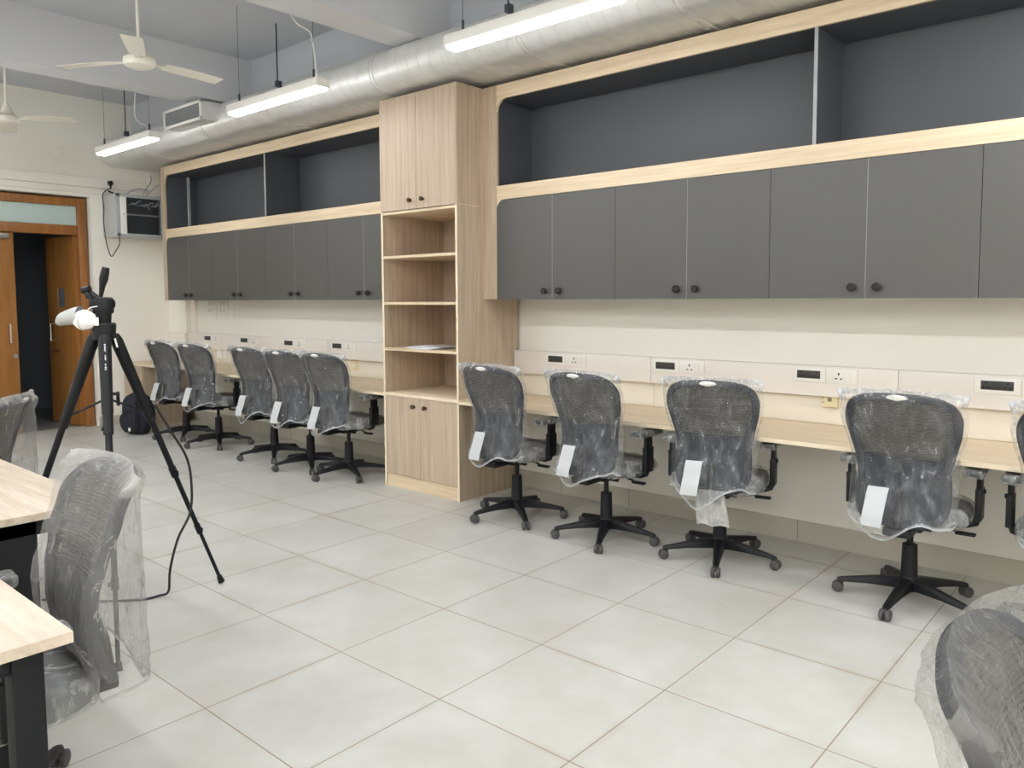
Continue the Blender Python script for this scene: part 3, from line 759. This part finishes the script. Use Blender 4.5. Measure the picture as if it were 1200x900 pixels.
# ------------------------------------------------------------------ tripod
TC = Vector((-1.04, -.487, 0)); RT = Vector((.754, .657, 0)); FW = Vector((-.655, .752, 0))
tp = thing('tripod', 'tall black camera tripod standing on the tiled floor', 'tripod', TC)
tp.location = TC
def on(z, r=0, k=0): return TC+RT*r+FW*k+Vector((0,0,z))
TOP = 1.345
b = B().cyl(on(TOP-.04), on(TOP+.025), .046, .05, 20).cyl(on(TOP+.025), on(TOP+.035), .052, .046, 20)
b.make('leg_collar', BLACK, tp)
B().cyl(on(.985), on(TOP+.06), .016, seg=16).cyl(on(.97), on(1.06), .025, seg=16).make('centre_column', BLACKM, tp)
b = B().cyl(on(1.06), on(1.06, .05), .008, seg=10).box(-.008,.008,-.006,.006,-.045,.02,.003, M=Matrix.Translation(on(1.05,.05)))
b.make('column_crank', BLACK, tp)
for k, ang in enumerate((98.4, 218.4, 338.6)):
    u = Vector((math.cos(math.radians(ang)), math.sin(math.radians(ang)), 0))
    p0 = TC+u*.045+Vector((0,0,TOP-.02)); p1 = TC+u*.57+Vector((0,0,.012))
    q = lambda t: p0.lerp(p1, t)
    b = B().tube([q(0), q(.02), q(.10), q(.28), q(.30)], [.020,.027,.026,.021,.019], 12)
    b.tube([q(.29), q(.52)], .0145, 12).tube([q(.51), q(.76)], .0115, 12).tube([q(.75), q(.985)], .009, 12)
    lg = b.make('leg', BLACKM, tp)
    for t_, r_ in ((.30,.021),(.52,.018),(.76,.015)):
        s_ = u.cross(Vector((0,0,1)))
        B().cyl(q(t_-.018), q(t_+.018), r_, seg=12).cyl(q(t_), q(t_)+s_*.026, .009, seg=10).make('leg_clamp', BLACK, lg)
    B().cyl(q(.975), q(1.0), .013, .017, 12).make('rubber_foot', BLACK, lg)
    B().tube([on(1.03)+u*.02, q(.285)], .005, 8).make('brace', BLACK, tp)
    if k == 2:     # white lettering running down the leg that faces the room's near side
        tb = B(); d = (p1-p0).normalized(); s_ = Vector((0,0,1)).cross(u).normalized(); n_ = s_.cross(d).normalized()
        if n_.dot(u) < 0: n_ = -n_
        M0 = Matrix((( s_.x, d.x, n_.x, 0),(s_.y, d.y, n_.y, 0),(s_.z, d.z, n_.z, 0),(0,0,0,1)))
        rnd = random.Random(5); pos = .05
        for word in (7, 5, 6):
            for j in range(word):
                h = rnd.choice((.005,.008,.006)); w = .003
                M = Matrix.Translation(q(0)+d*pos+n_*.0262) @ M0
                tb.box(-h/2, h/2, -.0007, .0007, -.001, .0012, M=M)
                if rnd.random() < .7: tb.box(-h/2, -h/2+.0025, 0, w, -.001, .0012, M=M)
                if rnd.random() < .5: tb.box(h/2-.0025, h/2, 0, w, -.001, .0012, M=M)
                pos += .0052
            pos += .014
        tb.make('lettering', LETTER, lg)
b = B().cyl(on(TOP+.03), on(TOP+.085), .030, .034, 16).box(-.038,.038,-.03,.03,0,.075,.012,3, M=Matrix.Translation(on(TOP+.075, .0)) @ Matrix.Rotation(.7,4,'Z'))
b.cyl(on(TOP+.12,-.05), on(TOP+.12,.045), .022, seg=14)
b.tube([on(TOP+.14,-.02), on(TOP+.165,-.055)], .016, 10)
hd = b.make('pan_head', BLACK, tp)
B().box(-.045,.045,-.03,.03,-.008,.008,.003, M=Matrix.Translation(on(TOP+.135,-.035)) @ Matrix.Rotation(.72,4,'Z') @ Matrix.Rotation(.95,4,'Y')).cyl(on(TOP+.145,-.065), on(TOP+.185,-.078), .009, seg=10).cyl(on(TOP+.18,-.09), on(TOP+.188,-.055), .016, seg=12).make('mounting_plate', BLACK, hd)
B().tube([on(1.455,-.012), on(1.50,-.008), on(1.545,.0), on(1.575,.007), on(1.605,.014), on(1.628,.019)], [.008,.008,.013,.019,.018,.015], 14).make('pan_handle', BLACK, hd)
B().cyl(on(TOP-.075,.056), on(TOP-.035,.046), .0045, seg=8).make('hook', WHITE, tp)

# white cup-shaped mask hanging on the tripod head
mk = thing('dust_mask', 'white cup-shaped mask hanging on the side of the tripod head', 'mask', on(1.40,-.07))
def shell(cen, ax, n=14, m=22, bend=0):
    rings = []
    for i in range(n+1):
        a = PI*i/n
        r_ = []
        for j in range(m):
            t_ = 2*PI*j/m
            v = RT*(ax[0]*math.cos(a))+Vector((0,0,1))*(ax[2]*math.sin(a)*math.cos(t_))+FW*(ax[1]*math.sin(a)*math.sin(t_))
            pt = cen+v
            nn = noise.noise(pt*26)*.0045
            r_.append(pt+v.normalized()*nn)
        rings.append(r_)
    b = B(); b.loft(rings, cap=False); return b
cup = shell(on(1.394,-.060,-.05), (.052,.030,.046)).make('cup', MASKW, mk)
B().tube([on(1.438,-.064,-.062), on(1.42,-.070,-.078), on(1.394,-.072,-.0825), on(1.368,-.070,-.078), on(1.350,-.064,-.062)], .0016, 6).make('centre_seam', MASKG, cup)
def wing():
    b = B(); rings = []
    for i in range(9):
        u = i/8; cx = -.085-.080*u; cz = 1.415-.004*u-.01*u*u; ry = .042-.010*u; rz = .042-.010*u
        rings.append([on(cz+rz*math.cos(2*PI*j/18)-.25*(cx+.10)*0, cx+.012*math.sin(2*PI*j/18)*u-.012*math.cos(2*PI*j/18)*u*-1, -.035+ry*math.sin(2*PI*j/18)) for j in range(18)])
    b.loft(rings, cap=False); return b
wing().make('folded_wing', MASKG, mk)
B().box(-.018,.018,-.002,.002,-.018,.018,.002, M=Matrix.Translation(on(1.388,-.012,-.055)) @ Matrix.Rotation(.72,4,'Z')).make('ear_tab', MASKW, mk)
B().tube([on(1.43,-.05,-.06), on(1.45,-.03,-.05), on(1.455,-.01,-.03)], .0022, 6).make('ear_loop', MASKW, mk)

cord('camera_cable', [(-1.095,-.25,.981),(-1.066,-.19,.848),(-1.060,-.12,.712),(-1.059,-.099,.581),(-1.034,-.122,.44),(-1.032,-.19,.321),(-1.06,-.22,.17),(-1.13,-.20,.04),(-1.19,-.22,.008),(-1.21,-.30,.007),(-1.32,-.42,.007),(-1.50,-.56,.007),(-1.58,-.62,.007)], .006, CABLE,
     'black cable looping from the tripod leg down onto the floor', 'cable')

# ------------------------------------------------------------------ backpack
bp = local(thing('backpack', 'dark navy backpack on the floor against the small oak pedestal', 'backpack', (-6.13,1.83,0), math.radians(18)))
def blob(b, w, d, z0, z1, cy, wob, seed, n=12, m=28, p=.55):
    rings = []
    for i in range(n+1):
        v = i/n; z = z0+(z1-z0)*v
        k = (1-abs(2*v-1)**3.2)**.45 if 0 < v < 1 else .25
        k = max(k, .55 if v < .5 else .3); tap = 1-.12*v
        r = []
        for j in range(m):
            a = 2*PI*j/m; c_, s_ = math.cos(a), math.sin(a)
            x = w/2*k*tap*math.copysign(abs(c_)**p, c_); y = cy+d/2*k*math.copysign(abs(s_)**p, s_)
            q = noise.noise(Vector((x*9+seed, y*9, z*9)))*wob
            r.append(Vector((x*(1+q), y*(1+q)-0*z, z+q*.05)))
        rings.append(r)
    b.loft(rings); return b
blob(B(), .37, .22, .0, .46, 0, .10, 3).make('body', NAVY, bp)
blob(B(), .28, .10, .03, .27, -.10, .12, 9).make('front_pocket', NAVY, bp)
B().tube([(-.05,.03,.44),(-.04,.03,.475),(0,.03,.487),(.04,.03,.475),(.05,.03,.44)], .009, 8).make('top_handle', NAVY, bp)
B().tube([(.10,-.115,.40),(.115,-.135,.30),(.12,-.15,.18),(.10,-.13,.06)], [.012,.016,.014,.008], 8).make('shoulder_strap', NAVY, bp)
B().tube([(-.11,-.135,.25),(0,-.155,.262),(.11,-.135,.25)], .003, 6).make('zipper', BLACKM, bp)
B().box(.02,.05,-.157,-.150,.05,.09,.002).make('tag', LETTER, bp)

# ------------------------------------------------------------------ swivel chairs
def lerp_prof(tab, z):
    if z <= tab[0][0]: return tab[0][1]
    for (a, va), (b_, vb) in zip(tab, tab[1:]):
        if z <= b_:
            t_ = (z-a)/(b_-a); t_ = t_*t_*(3-2*t_)*.5+t_*.5
            return va+(vb-va)*t_
    return tab[-1][1]
YTAB = [(.40,-.265),(.47,-.252),(.55,-.225),(.64,-.21),(.72,-.215),(.82,-.245),(.92,-.285),(1.06,-.335)]
HTAB = [(.425,.06),(.432,.11),(.45,.165),(.49,.194),(.55,.205),(.62,.200),(.68,.196),(.76,.213),(.85,.238),(.92,.248),(.965,.240),(1.0,.222),(1.025,.192),(1.04,.15),(1.048,.09),(1.051,.03)]
yb = lambda z: lerp_prof(YTAB, z)
WAIST = 0
hw = lambda z: max(lerp_prof(HTAB, z), WAIST if .47 < z < .93 else 0)
ycv = lambda x: .05*(x/.25)**2

def back_ring():
    right = [(h, z) for z, h in HTAB]
    # finer
    pts = []
    for (x0, z0), (x1, z1) in zip(right, right[1:]):
        for k in range(3): pts.append((x0+(x1-x0)*k/3, z0+(z1-z0)*k/3))
    pts.append(right[-1])
    full = pts+[(-x, z) for x, z in reversed(pts)]
    n = len(full); 
    for _ in range(2): full = [((full[i-1][0]+2*full[i][0]+full[(i+1) % n][0])/4, (full[i-1][1]+2*full[i][1]+full[(i+1) % n][1])/4) for i in range(n)]
    rings = []
    for i in range(n):
        x, z = full[i]; xa, za = full[i-1]; xb, zb = full[(i+1) % n]
        t_ = Vector((xb-xa, 0, zb-za)).normalized(); inn = Vector((-t_.z, 0, t_.x))     # inward for ccw outline
        if inn.dot(Vector((-x, 0, .74-z))) < 0: inn = -inn
        c = Vector((x, yb(z)+ycv(x), z)); Yv = Vector((0,1,0))
        w, d = (.040, .016)
        if z > .95: w = .034
        rings.append([c+Yv*(-d)+inn*.006, c+Yv*(-d*.55)+inn*.0, c+Yv*(d*.55)+inn*.0, c+Yv*d+inn*.006, c+Yv*d+inn*(w-.006), c+Yv*d*.5+inn*w, c-Yv*d*.5+inn*w, c-Yv*d+inn*(w-.006)])
    rings.append(rings[0])
    b = B(); b.loft(rings, cap=False)
    bmesh.ops.remove_doubles(b.bm, verts=b.bm.verts[:], dist=1e-5)
    return b
def back_panel(z0, z1, inset, th, yo, nx=14, nz=14):
    b = B(); front = []; backv = []
    for i in range(nz+1):
        z = z0+(z1-z0)*i/nz; h = max(hw(z)-inset, .02); rf = []; rb = []
        for j in range(nx+1):
            x = -h+2*h*j/nx; e = 1-abs(2*j/nx-1)**6
            rf.append(b.bm.verts.new((x, yb(z)+ycv(x)+yo+th*e, z))); rb.append(b.bm.verts.new((x, yb(z)+ycv(x)+yo-th*e, z)))
        front.append(rf); backv.append(rb)
    for G in (front, backv):
        for i in range(nz):
            for j in range(nx): b.bm.faces.new((G[i][j], G[i][j+1], G[i+1][j+1], G[i+1][j]))
    bmesh.ops.remove_doubles(b.bm, verts=b.bm.verts[:], dist=1e-6)
    return b

def bag_point(a, v, seed, wide, hemdrop):
    loose = wide > .01
    """a: angle round the back, v: 0 hem .. 1 top seam; returns position and milkiness"""
    ca, sa = math.cos(a), math.sin(a)
    xu = math.copysign(abs(ca)**.75, ca)
    hem = .458-hemdrop*math.exp(-((xu+.25)/.45)**2)+.012*math.sin(4*a+seed)+.003*math.sin(11*a+seed*2)
    top = 1.066-.014*abs(xu)**3
    z = hem+(top-hem)*v
    h = max(hw(max(z,.46))+.016, .228+wide)
    if z > .93: h = h+(.272+wide-h)*min(1, (z-.93)/.11)
    d = .040 if z < 1.02 else .040*max(.02, 1-((z-1.02)/(top-1.02))**1.4)
    d *= 1.15 if z < .6 else 1
    x = xu*h
    yy = yb(min(z,1.06))+ycv(max(-.25, min(.25, x)))+math.copysign(abs(sa)**.6, sa)*d+(.006 if sa > 0 else -.004)
    if loose and sa < 0 and z < 1.0:
        k_ = min(1, -sa*2.5); yy = yy*(1-k_)+k_*min(yy, -.335-.02*(1.0-z)+.8*ycv(max(-.25, min(.25, x))))
    s3 = seed*7.3
    q1 = noise.noise(Vector((x*8+s3, sa*1.2, z*2.2+s3)))
    q2 = noise.noise(Vector((x*20+z*7+s3, sa*2+5, z*8)))
    q3 = noise.noise(Vector((x*11+z*6*math.sin(seed), sa*1.5-3+s3, z*3.0)))
    q4 = noise.noise(Vector((x*34+s3, sa*3+1, z*34)))
    ridge = max(0, 1-abs(q3)/.05)*.55*max(0, .4+q2)+max(0, 1-abs(q1)/.035)*.3
    lim = 1 if z < 1.0 else max(.15, 1-(z-1.0)/.07)
    out = Vector((ca*.4, sa, 0))
    dis = (.012*q1+.010*q2+.005*q4+.011*ridge)*lim
    p = Vector((x, yy, z))+out*abs(dis)*.9+Vector((0, sa, 0))*dis*.35
    if v > .93: p += Vector((.003*q2, .006*q2, .007*q2))*(.5+abs(xu))
    seam = max(0, (v-.935)/.065)
    haze = .22*max(0, q2)+.14*abs(q1)+ridge+seam*((.9 if loose else .6)+1.3*abs(xu)**4)+max(0, 1-v/.022)*1.6
    if abs(xu) > .93 and v > .9: haze += .8
    return p, min(2.2, haze)

def make_bag(seed, wide=0, hemdrop=.075, na=110, nv=46):
    b = B(); lay = None; vs = []; hz = []
    for i in range(nv+1):
        v = (i/nv)**.92 if i else 0; row = []
        for j in range(na):
            p, h = bag_point(2*PI*j/na, v, seed, wide, hemdrop)
            row.append(b.bm.verts.new(p)); hz.append(h)
        vs.append(row)
        w = {nv: 1, nv-1: .6, nv-2: .3}.get(i, 0)          # front and rear sheets are welded along the top seam
        if w:
            for j in range(1, na//2):
                p, q = row[j], row[na-j]; mid = (p.co+q.co)/2
                p.co = p.co.lerp(mid, w); q.co = q.co.lerp(mid, w)
    for r0, r1 in zip(vs, vs[1:]):
        for j in range(na): b.bm.faces.new((r0[j], r0[(j+1) % na], r1[(j+1) % na], r1[j]))
    return b, hz
def set_haze(o, hz):
    at = o.data.attributes.new('haze', 'FLOAT', 'POINT'); at.data.foreach_set('value', hz); return o

def bag_strip(seed, wide, hemdrop):
    """flat label on the outside of the bag, low on the outer face"""
    b = B(); V = []
    for i in range(9):
        z = .425+.18*i/8; row = []
        for x in (-.150+.02*i/8, -.060+.02*i/8):
            best = min(((abs(bag_point(PI+PI*k/60, v/60, seed, wide, hemdrop)[0].x-x)+abs(bag_point(PI+PI*k/60, v/60, seed, wide, hemdrop)[0].z-z)), k, v) for k in range(4, 56, 2) for v in range(0, 26))
            p = bag_point(PI+PI*best[1]/60, best[2]/60, seed, wide, hemdrop)[0]
            row.append(p.y)
        V.append((z, row))
    ym = [min(r) for z, r in V]
    for i in range(1, 8): ym[i] = min(ym[i], (ym[i-1]+ym[i+1])/2)
    ff = []; bb = []
    for i, (z, r) in enumerate(V):
        xs = (-.150+.02*i/8, -.060+.02*i/8)
        ff.append([b.bm.verts.new((x, ym[i]-.006, z)) for x in xs]); bb.append([b.bm.verts.new((x, ym[i]-.0045, z)) for x in xs])
    for i in range(8):
        b.bm.faces.new((ff[i][0], ff[i][1], ff[i+1][1], ff[i+1][0])); b.bm.faces.new((bb[i][0], bb[i+1][0], bb[i+1][1], bb[i][1]))
        for e in (0, 1): b.bm.faces.new((ff[i][e], bb[i][e], bb[i+1][e], ff[i+1][e]))
    return b

def seat_mesh(off, wob, seed, z0=.425, z1=.505, n=10, m=44):
    rings = []
    prof = [(.0,.86),(.08,.955),(.25,1.0),(.6,1.0),(.85,.97),(.96,.90),(1.0,.78),(1.0,.4),(1.0,.02)]
    for v, k in prof:
        r = []
        for j in range(m):
            a = 2*PI*j/m; c_, s_ = math.cos(a), math.sin(a)
            x = (.245+off)*k*math.copysign(abs(c_)**.5, c_); y = .03+(.235+off)*k*math.copysign(abs(s_)**.55, s_)
            z = z0-off*.6+(z1-z0+off*1.2)*v - (.02*max(0, (y-.12)/.14)**2 if v > .5 else 0)
            q = noise.noise(Vector((x*13+seed, y*13, z*13)))
            r.append(Vector((x*(1+.05*q*wob), y*(1+.05*q*wob), z+.012*q*wob)))
        rings.append(r)
    b = B(); b.loft(rings); return b

PROTO = {}
def make_chair(label, seed, film, wide=0, hemdrop=.075, group=None, strip=True, arms=True):
    t = local(thing('swivel_chair', label, 'office chair', group=group))
    P = lambda o: o
    B().lathe([(0,.06),(.038,.06),(.048,.075),(.046,.115),(.036,.135),(0,.135)]).make('base_hub', BLACK, t)
    legm = None; casm = None
    for k in range(5):
        if legm is None:
            rings = []
            for x, w, zt, zb in ((.025,.030,.125,.068),(.08,.028,.118,.070),(.18,.023,.100,.068),(.27,.018,.083,.060),(.305,.017,.076,.056),(.322,.013,.070,.054)):
                rings.append([Vector((x,-w,zb)),Vector((x,w,zb)),Vector((x,w*1.0,zt-.012)),Vector((x,w*.55,zt)),Vector((x,-w*.55,zt)),Vector((x,-w,zt-.012))])
            b = B(); b.loft(rings); l = b.make('leg', BLACK, t); legm = l
            b = B().cyl((.305,0,.050),(.305,0,.066),.008,seg=10)
            for s_ in (-1, 1):
                M = Matrix.Translation((.318, s_*.015, .0275)) @ Matrix.Rotation(PI/2, 4, 'X')
                b.lathe([(0,-.011),(.018,-.011),(.026,-.007),(.0275,0),(.026,.007),(.018,.011),(0,.011)], seg=20, M=M)
            b.box(.292,.33,-.005,.005,.030,.058,.004)
            c = b.make('caster', CASTER, t); casm = c
        else:
            l = legm.copy(); COL.objects.link(l); l.parent = t
            c = casm.copy(); COL.objects.link(c); c.parent = t
        l.rotation_euler = (0,0,2*PI*k/5); c.rotation_euler = (0,0,2*PI*k/5)
        l['leg_index'] = k; c['leg_index'] = k
    B().cyl((0,0,.12),(0,0,.285),.039,.034,20).cyl((0,0,.275),(0,0,.40),.015,seg=16).make('gas_lift', BLACK, t)
    B().box(-.075,.075,-.12,.12,.375,.425,.014,3).box(-.05,.05,-.22,-.08,.385,.415,.008).make('tilt_mechanism', BLACK, t)
    b = B().tube([(.06,.05,.400),(.13,.03,.388),(.20,.01,.380)], .006, 8); b.box(.19,.275,-.018,.018,.372,.386,.006,2); b.make('lever', BLACK, t)
    B().cyl((.05,-.02,.385),(.095,-.02,.385),.019,seg=14).make('tension_knob', BLACK, t)
    s = seat_mesh(0, .25, 1).make('seat', SEATF, t)
    o = seat_mesh(.012, 1.6, seed+3).make('seat_film', FILM_SEAT, s)
    set_haze(o, [max(0, noise.noise(Vector((v.co.x*14+seed, v.co.y*14, v.co.z*14)))*1.1) for v in o.data.vertices])
    for sx in ((-1, 1) if arms else ()):
        b = B()
        b.tube([(sx*.15,.02,.420),(sx*.235,.02,.420),(sx*.268,.02,.432),(sx*.280,.02,.47),(sx*.282,.02,.56)], .017, 10)
        b.box(sx*.282-.015, sx*.282+.015, -.022, .062, .45, .60, .006).box(sx*.282-.011, sx*.282+.011, -.012, .052, .58, .672, .004)
        b.cyl((sx*.295,.02,.585),(sx*.306,.02,.585),.011,seg=12)
        ar = b.make('armrest', BLACK, t)
        B().box(sx*.268-.038, sx*.268+.038, -.10, .15, .668, .698, .012, 3).make('arm_pad', BLACK, ar)
        af = B().box(sx*.268-.043, sx*.268+.043, -.105, .155, .660, .703, .014, 3).make('arm_film', FILM_SEAT, ar)
    b = B().tube([(0,-.16,.40),(0,-.225,.41),(0,-.27,.44),(0,-.262,.52),(0,-.245,.60)], [.022,.024,.022,.018,.012], 10)
    b.box(-.06,.06,-.285,-.12,.385,.425,.008)
    b.make('back_bracket', BLACK, t)
    f = back_ring().make('backrest', FABRIC, t)
    back_panel(.735, 1.03, .024, .0012, .006).make('mesh_panel', MESH, f)
    back_panel(.45, .745, .020, .015, .006).make('lumbar_pad', FABRIC, f)
    b = B(); M = Matrix.Translation((0, yb(1.03)-.019, 1.033)) @ Matrix.Rotation(PI/2+.35, 4, 'X')
    b.lathe([(0,0),(.012,.0),(.0135,.003),(.010,.006),(0,.006)], seg=24, M=M @ Matrix.Diagonal((3.3,1.1,1,1)))
    if arms: b.make('badge', WHITE, f)
    else: b.bm.free()
    bb, hz = make_bag(seed, wide, hemdrop)
    bag = bb.make('plastic_cover', film, t); set_haze(bag, hz)
    if strip: bag_strip(seed, wide, hemdrop).make('label_strip', LABELM, bag)
    return t
def place(t, x, y, yaw, base=0, drop=0):
    """yaw turns the seat; base turns the five-star foot under it; drop lowers the seat on its gas lift"""
    t.location = (x, y, 0); t.rotation_euler = (0,0,math.radians(yaw))
    for c in t.children:
        if 'leg_index' in c: c.rotation_euler = (0,0,2*PI*c['leg_index']/5+math.radians(base-yaw))
        elif drop and not c.name.startswith(('base_hub','gas_lift')): c.location.z -= drop
    return t
GR = 'large mesh swivel chairs in clear bags at the desk past the tall cabinet'
GL = 'small distant swivel chairs in clear bags at the desk by the door wall'
protos = []
NL = ['black mesh swivel chair in clear bag, nearest the tall cabinet on its open-floor side',
      'black mesh swivel chair in clear bag, second past the tall cabinet',
      'black mesh swivel chair in clear bag with a film pouch hanging below its back',
      'black mesh swivel chair in clear bag, beside the yellowed data outlet',
      'black mesh swivel chair cut off by the right edge, at the wall desk',
      'bagged black swivel chair at the wall desk, beside the dark backpack',
      'bagged black swivel chair, second from the backpack along the wall desk',
      'bagged black swivel chair, third from the backpack along the wall desk',
      'bagged black swivel chair, fourth from the backpack along the wall desk',
      'bagged black swivel chair beside the tall cabinet on its door-wall side']
spots = [(-.765,2.03,0,33), (-.037,2.03,0,8.1), (.675,2.12,14,4.4), (1.66,2.13,2,51), (2.35,2.12,2,20),
         (-5.51,2.07,6,39), (-4.80,2.06,8,44.4), (-3.81,2.08,6,38.4), (-3.17,2.04,6,39), (-2.65,2.06,6,49.3)]
for i, (x, y, yaw, ba) in enumerate(spots):
    if i < 4: t = make_chair(NL[i], 1.3+i*2.1, FILM, 0, (.085,.095,.095,.10)[i]); protos.append(t)
    else: t = copy_tree(protos[(3, 0, 1, 2, 0, 1)[i-4]])
    t['label'] = NL[i]; t['group'] = GR if i < 5 else GL
    place(t, x, y, yaw, ba)
# pouch of film hanging from the third chair's bag
po = B(); rows = []; hz = []
for i in range(13):
    z = .46-.19*i/12; row = []
    for j in range(24):
        a = 2*PI*j/24; w = .075+.012*i/12
        q = noise.noise(Vector((math.cos(a)*3, math.sin(a)*3, z*14)))
        row.append(po.bm.verts.new((.0+w*math.cos(a)+.02*(i/12), -.275+(.016+.006*q)*math.sin(a)+.006*q, z+.006*math.sin(5*a)*(i/12)))); hz.append(.35+.5*max(0, q)+(.4 if i > 11 else 0))
    rows.append(row)
for r0, r1 in zip(rows, rows[1:]):
    for j in range(24): po.bm.faces.new((r0[j], r0[(j+1) % 24], r1[(j+1) % 24], r1[j]))
bag3 = [c for c in protos[2].children if c.name.startswith('plastic_cover')][0]
set_haze(po.make('film_pouch', FILM_SEAT, bag3), hz)

n1 = make_chair('large bagged swivel chair pushed against the oak table nearest the camera', 11.7, FILM_THICK, .02, .045, strip=False)
place(n1, .22, -1.29, 176, 138, .045); n1['group'] = 'bagged swivel chairs around the free-standing tables'
n2 = copy_tree(n1); place(n2, -1.95, -.88, 143, 30, 0); n2['label'] = 'bagged swivel chair behind the farther oak table, cut off by the photo edge'
WAIST = .238
n3 = make_chair('bagged chair back close to the camera, in the bottom right corner', 4.4, FILM_LOOSE, .0095, .06, strip=False, arms=False); place(n3, 2.735, -.645, -89, 10, .06); n3['group'] = n1['group']

# ------------------------------------------------------------------ free-standing tables
def table(name, label, tops, z, posts, beams, extra=None):
    t = thing('work_table', label, 'table', ((tops[0][0]+tops[0][1])/2, (tops[0][2]+tops[0][3])/2, 0))
    for (x0, x1, y0, y1) in tops:
        o = B().box(x0+.001, x1, y0, y1, z-.026, z, .0012, 1).make('table_top', OAK_TOP, t)
    for (x0, x1, y0, y1) in posts: B().box(x0, x1, y0, y1, 0, z-.028, .004).make('leg', BLACKM, t)
    for (x0, x1, y0, y1) in beams: B().box(x0, x1, y0, y1, z-.085, z-.027, .003).make('beam', BLACKM, t)
    return t
table('work_table', 'pale oak work table nearest the camera, with black frame legs', [(-.26,.80,-2.25,-1.30)], .75,
      [(.68,.735,-1.405,-1.34), (.68,.735,-2.2,-2.14), (-.22,-.165,-1.405,-1.34), (-.22,-.165,-2.2,-2.14)],
      [(.685,.73,-2.14,-1.405), (-.215,-.17,-2.14,-1.405), (-.165,.68,-1.80,-1.75)])
table('work_table', 'pale oak work table with two joined tops, behind the nearest bagged chair', [(-.967,-.33,-1.95,-.79), (-1.604,-.967,-1.95,-.79), (-2.24,-1.604,-1.95,-.79)], .75,
      [(-.43,-.37,-1.55,-1.00), (-2.2,-2.14,-1.55,-1.00)], [(-2.14,-.43,-1.30,-1.25), (-.43,-.37,-1.9,-.84), (-2.2,-2.14,-1.9,-.84)])

# ------------------------------------------------------------------ camera, world, colour
cam = bpy.data.cameras.new('camera'); co = bpy.data.objects.new('camera', cam); COL.objects.link(co)
YAW, PIT, ROL = -.716531, -.0717675, -.0048542
fwd = Vector((math.sin(YAW)*math.cos(PIT), math.cos(YAW)*math.cos(PIT), math.sin(PIT)))
rt0 = Vector((math.cos(YAW), -math.sin(YAW), 0)); up0 = rt0.cross(fwd)
rt = rt0*math.cos(ROL)+up0*math.sin(ROL); up = up0*math.cos(ROL)-rt0*math.sin(ROL)
M = Matrix((rt, up, -fwd)).transposed().to_4x4(); M.translation = (2.64720, -1.93202, 1.48412)
co.matrix_world = M
cam.sensor_fit = 'HORIZONTAL'; cam.sensor_width = 36; cam.lens = 916.297/1200*36
cam.shift_y = -(450-414.7387)/1200
cam.clip_start = .02; cam.clip_end = 100
scene.camera = co
w = bpy.data.worlds.new('world'); scene.world = w; w.use_nodes = True
w.node_tree.nodes['Background'].inputs[0].default_value = (.6,.65,.7,1); w.node_tree.nodes['Background'].inputs[1].default_value = .02
scene.view_settings.view_transform = 'Standard'; scene.view_settings.look = 'None'
scene.view_settings.exposure = 0; scene.view_settings.gamma = 1
scene.view_settings.use_curve_mapping = False
scene.cycles.transparent_max_bounces = 24
scene.cycles.max_bounces = 10
scene.cycles.diffuse_bounces = 6
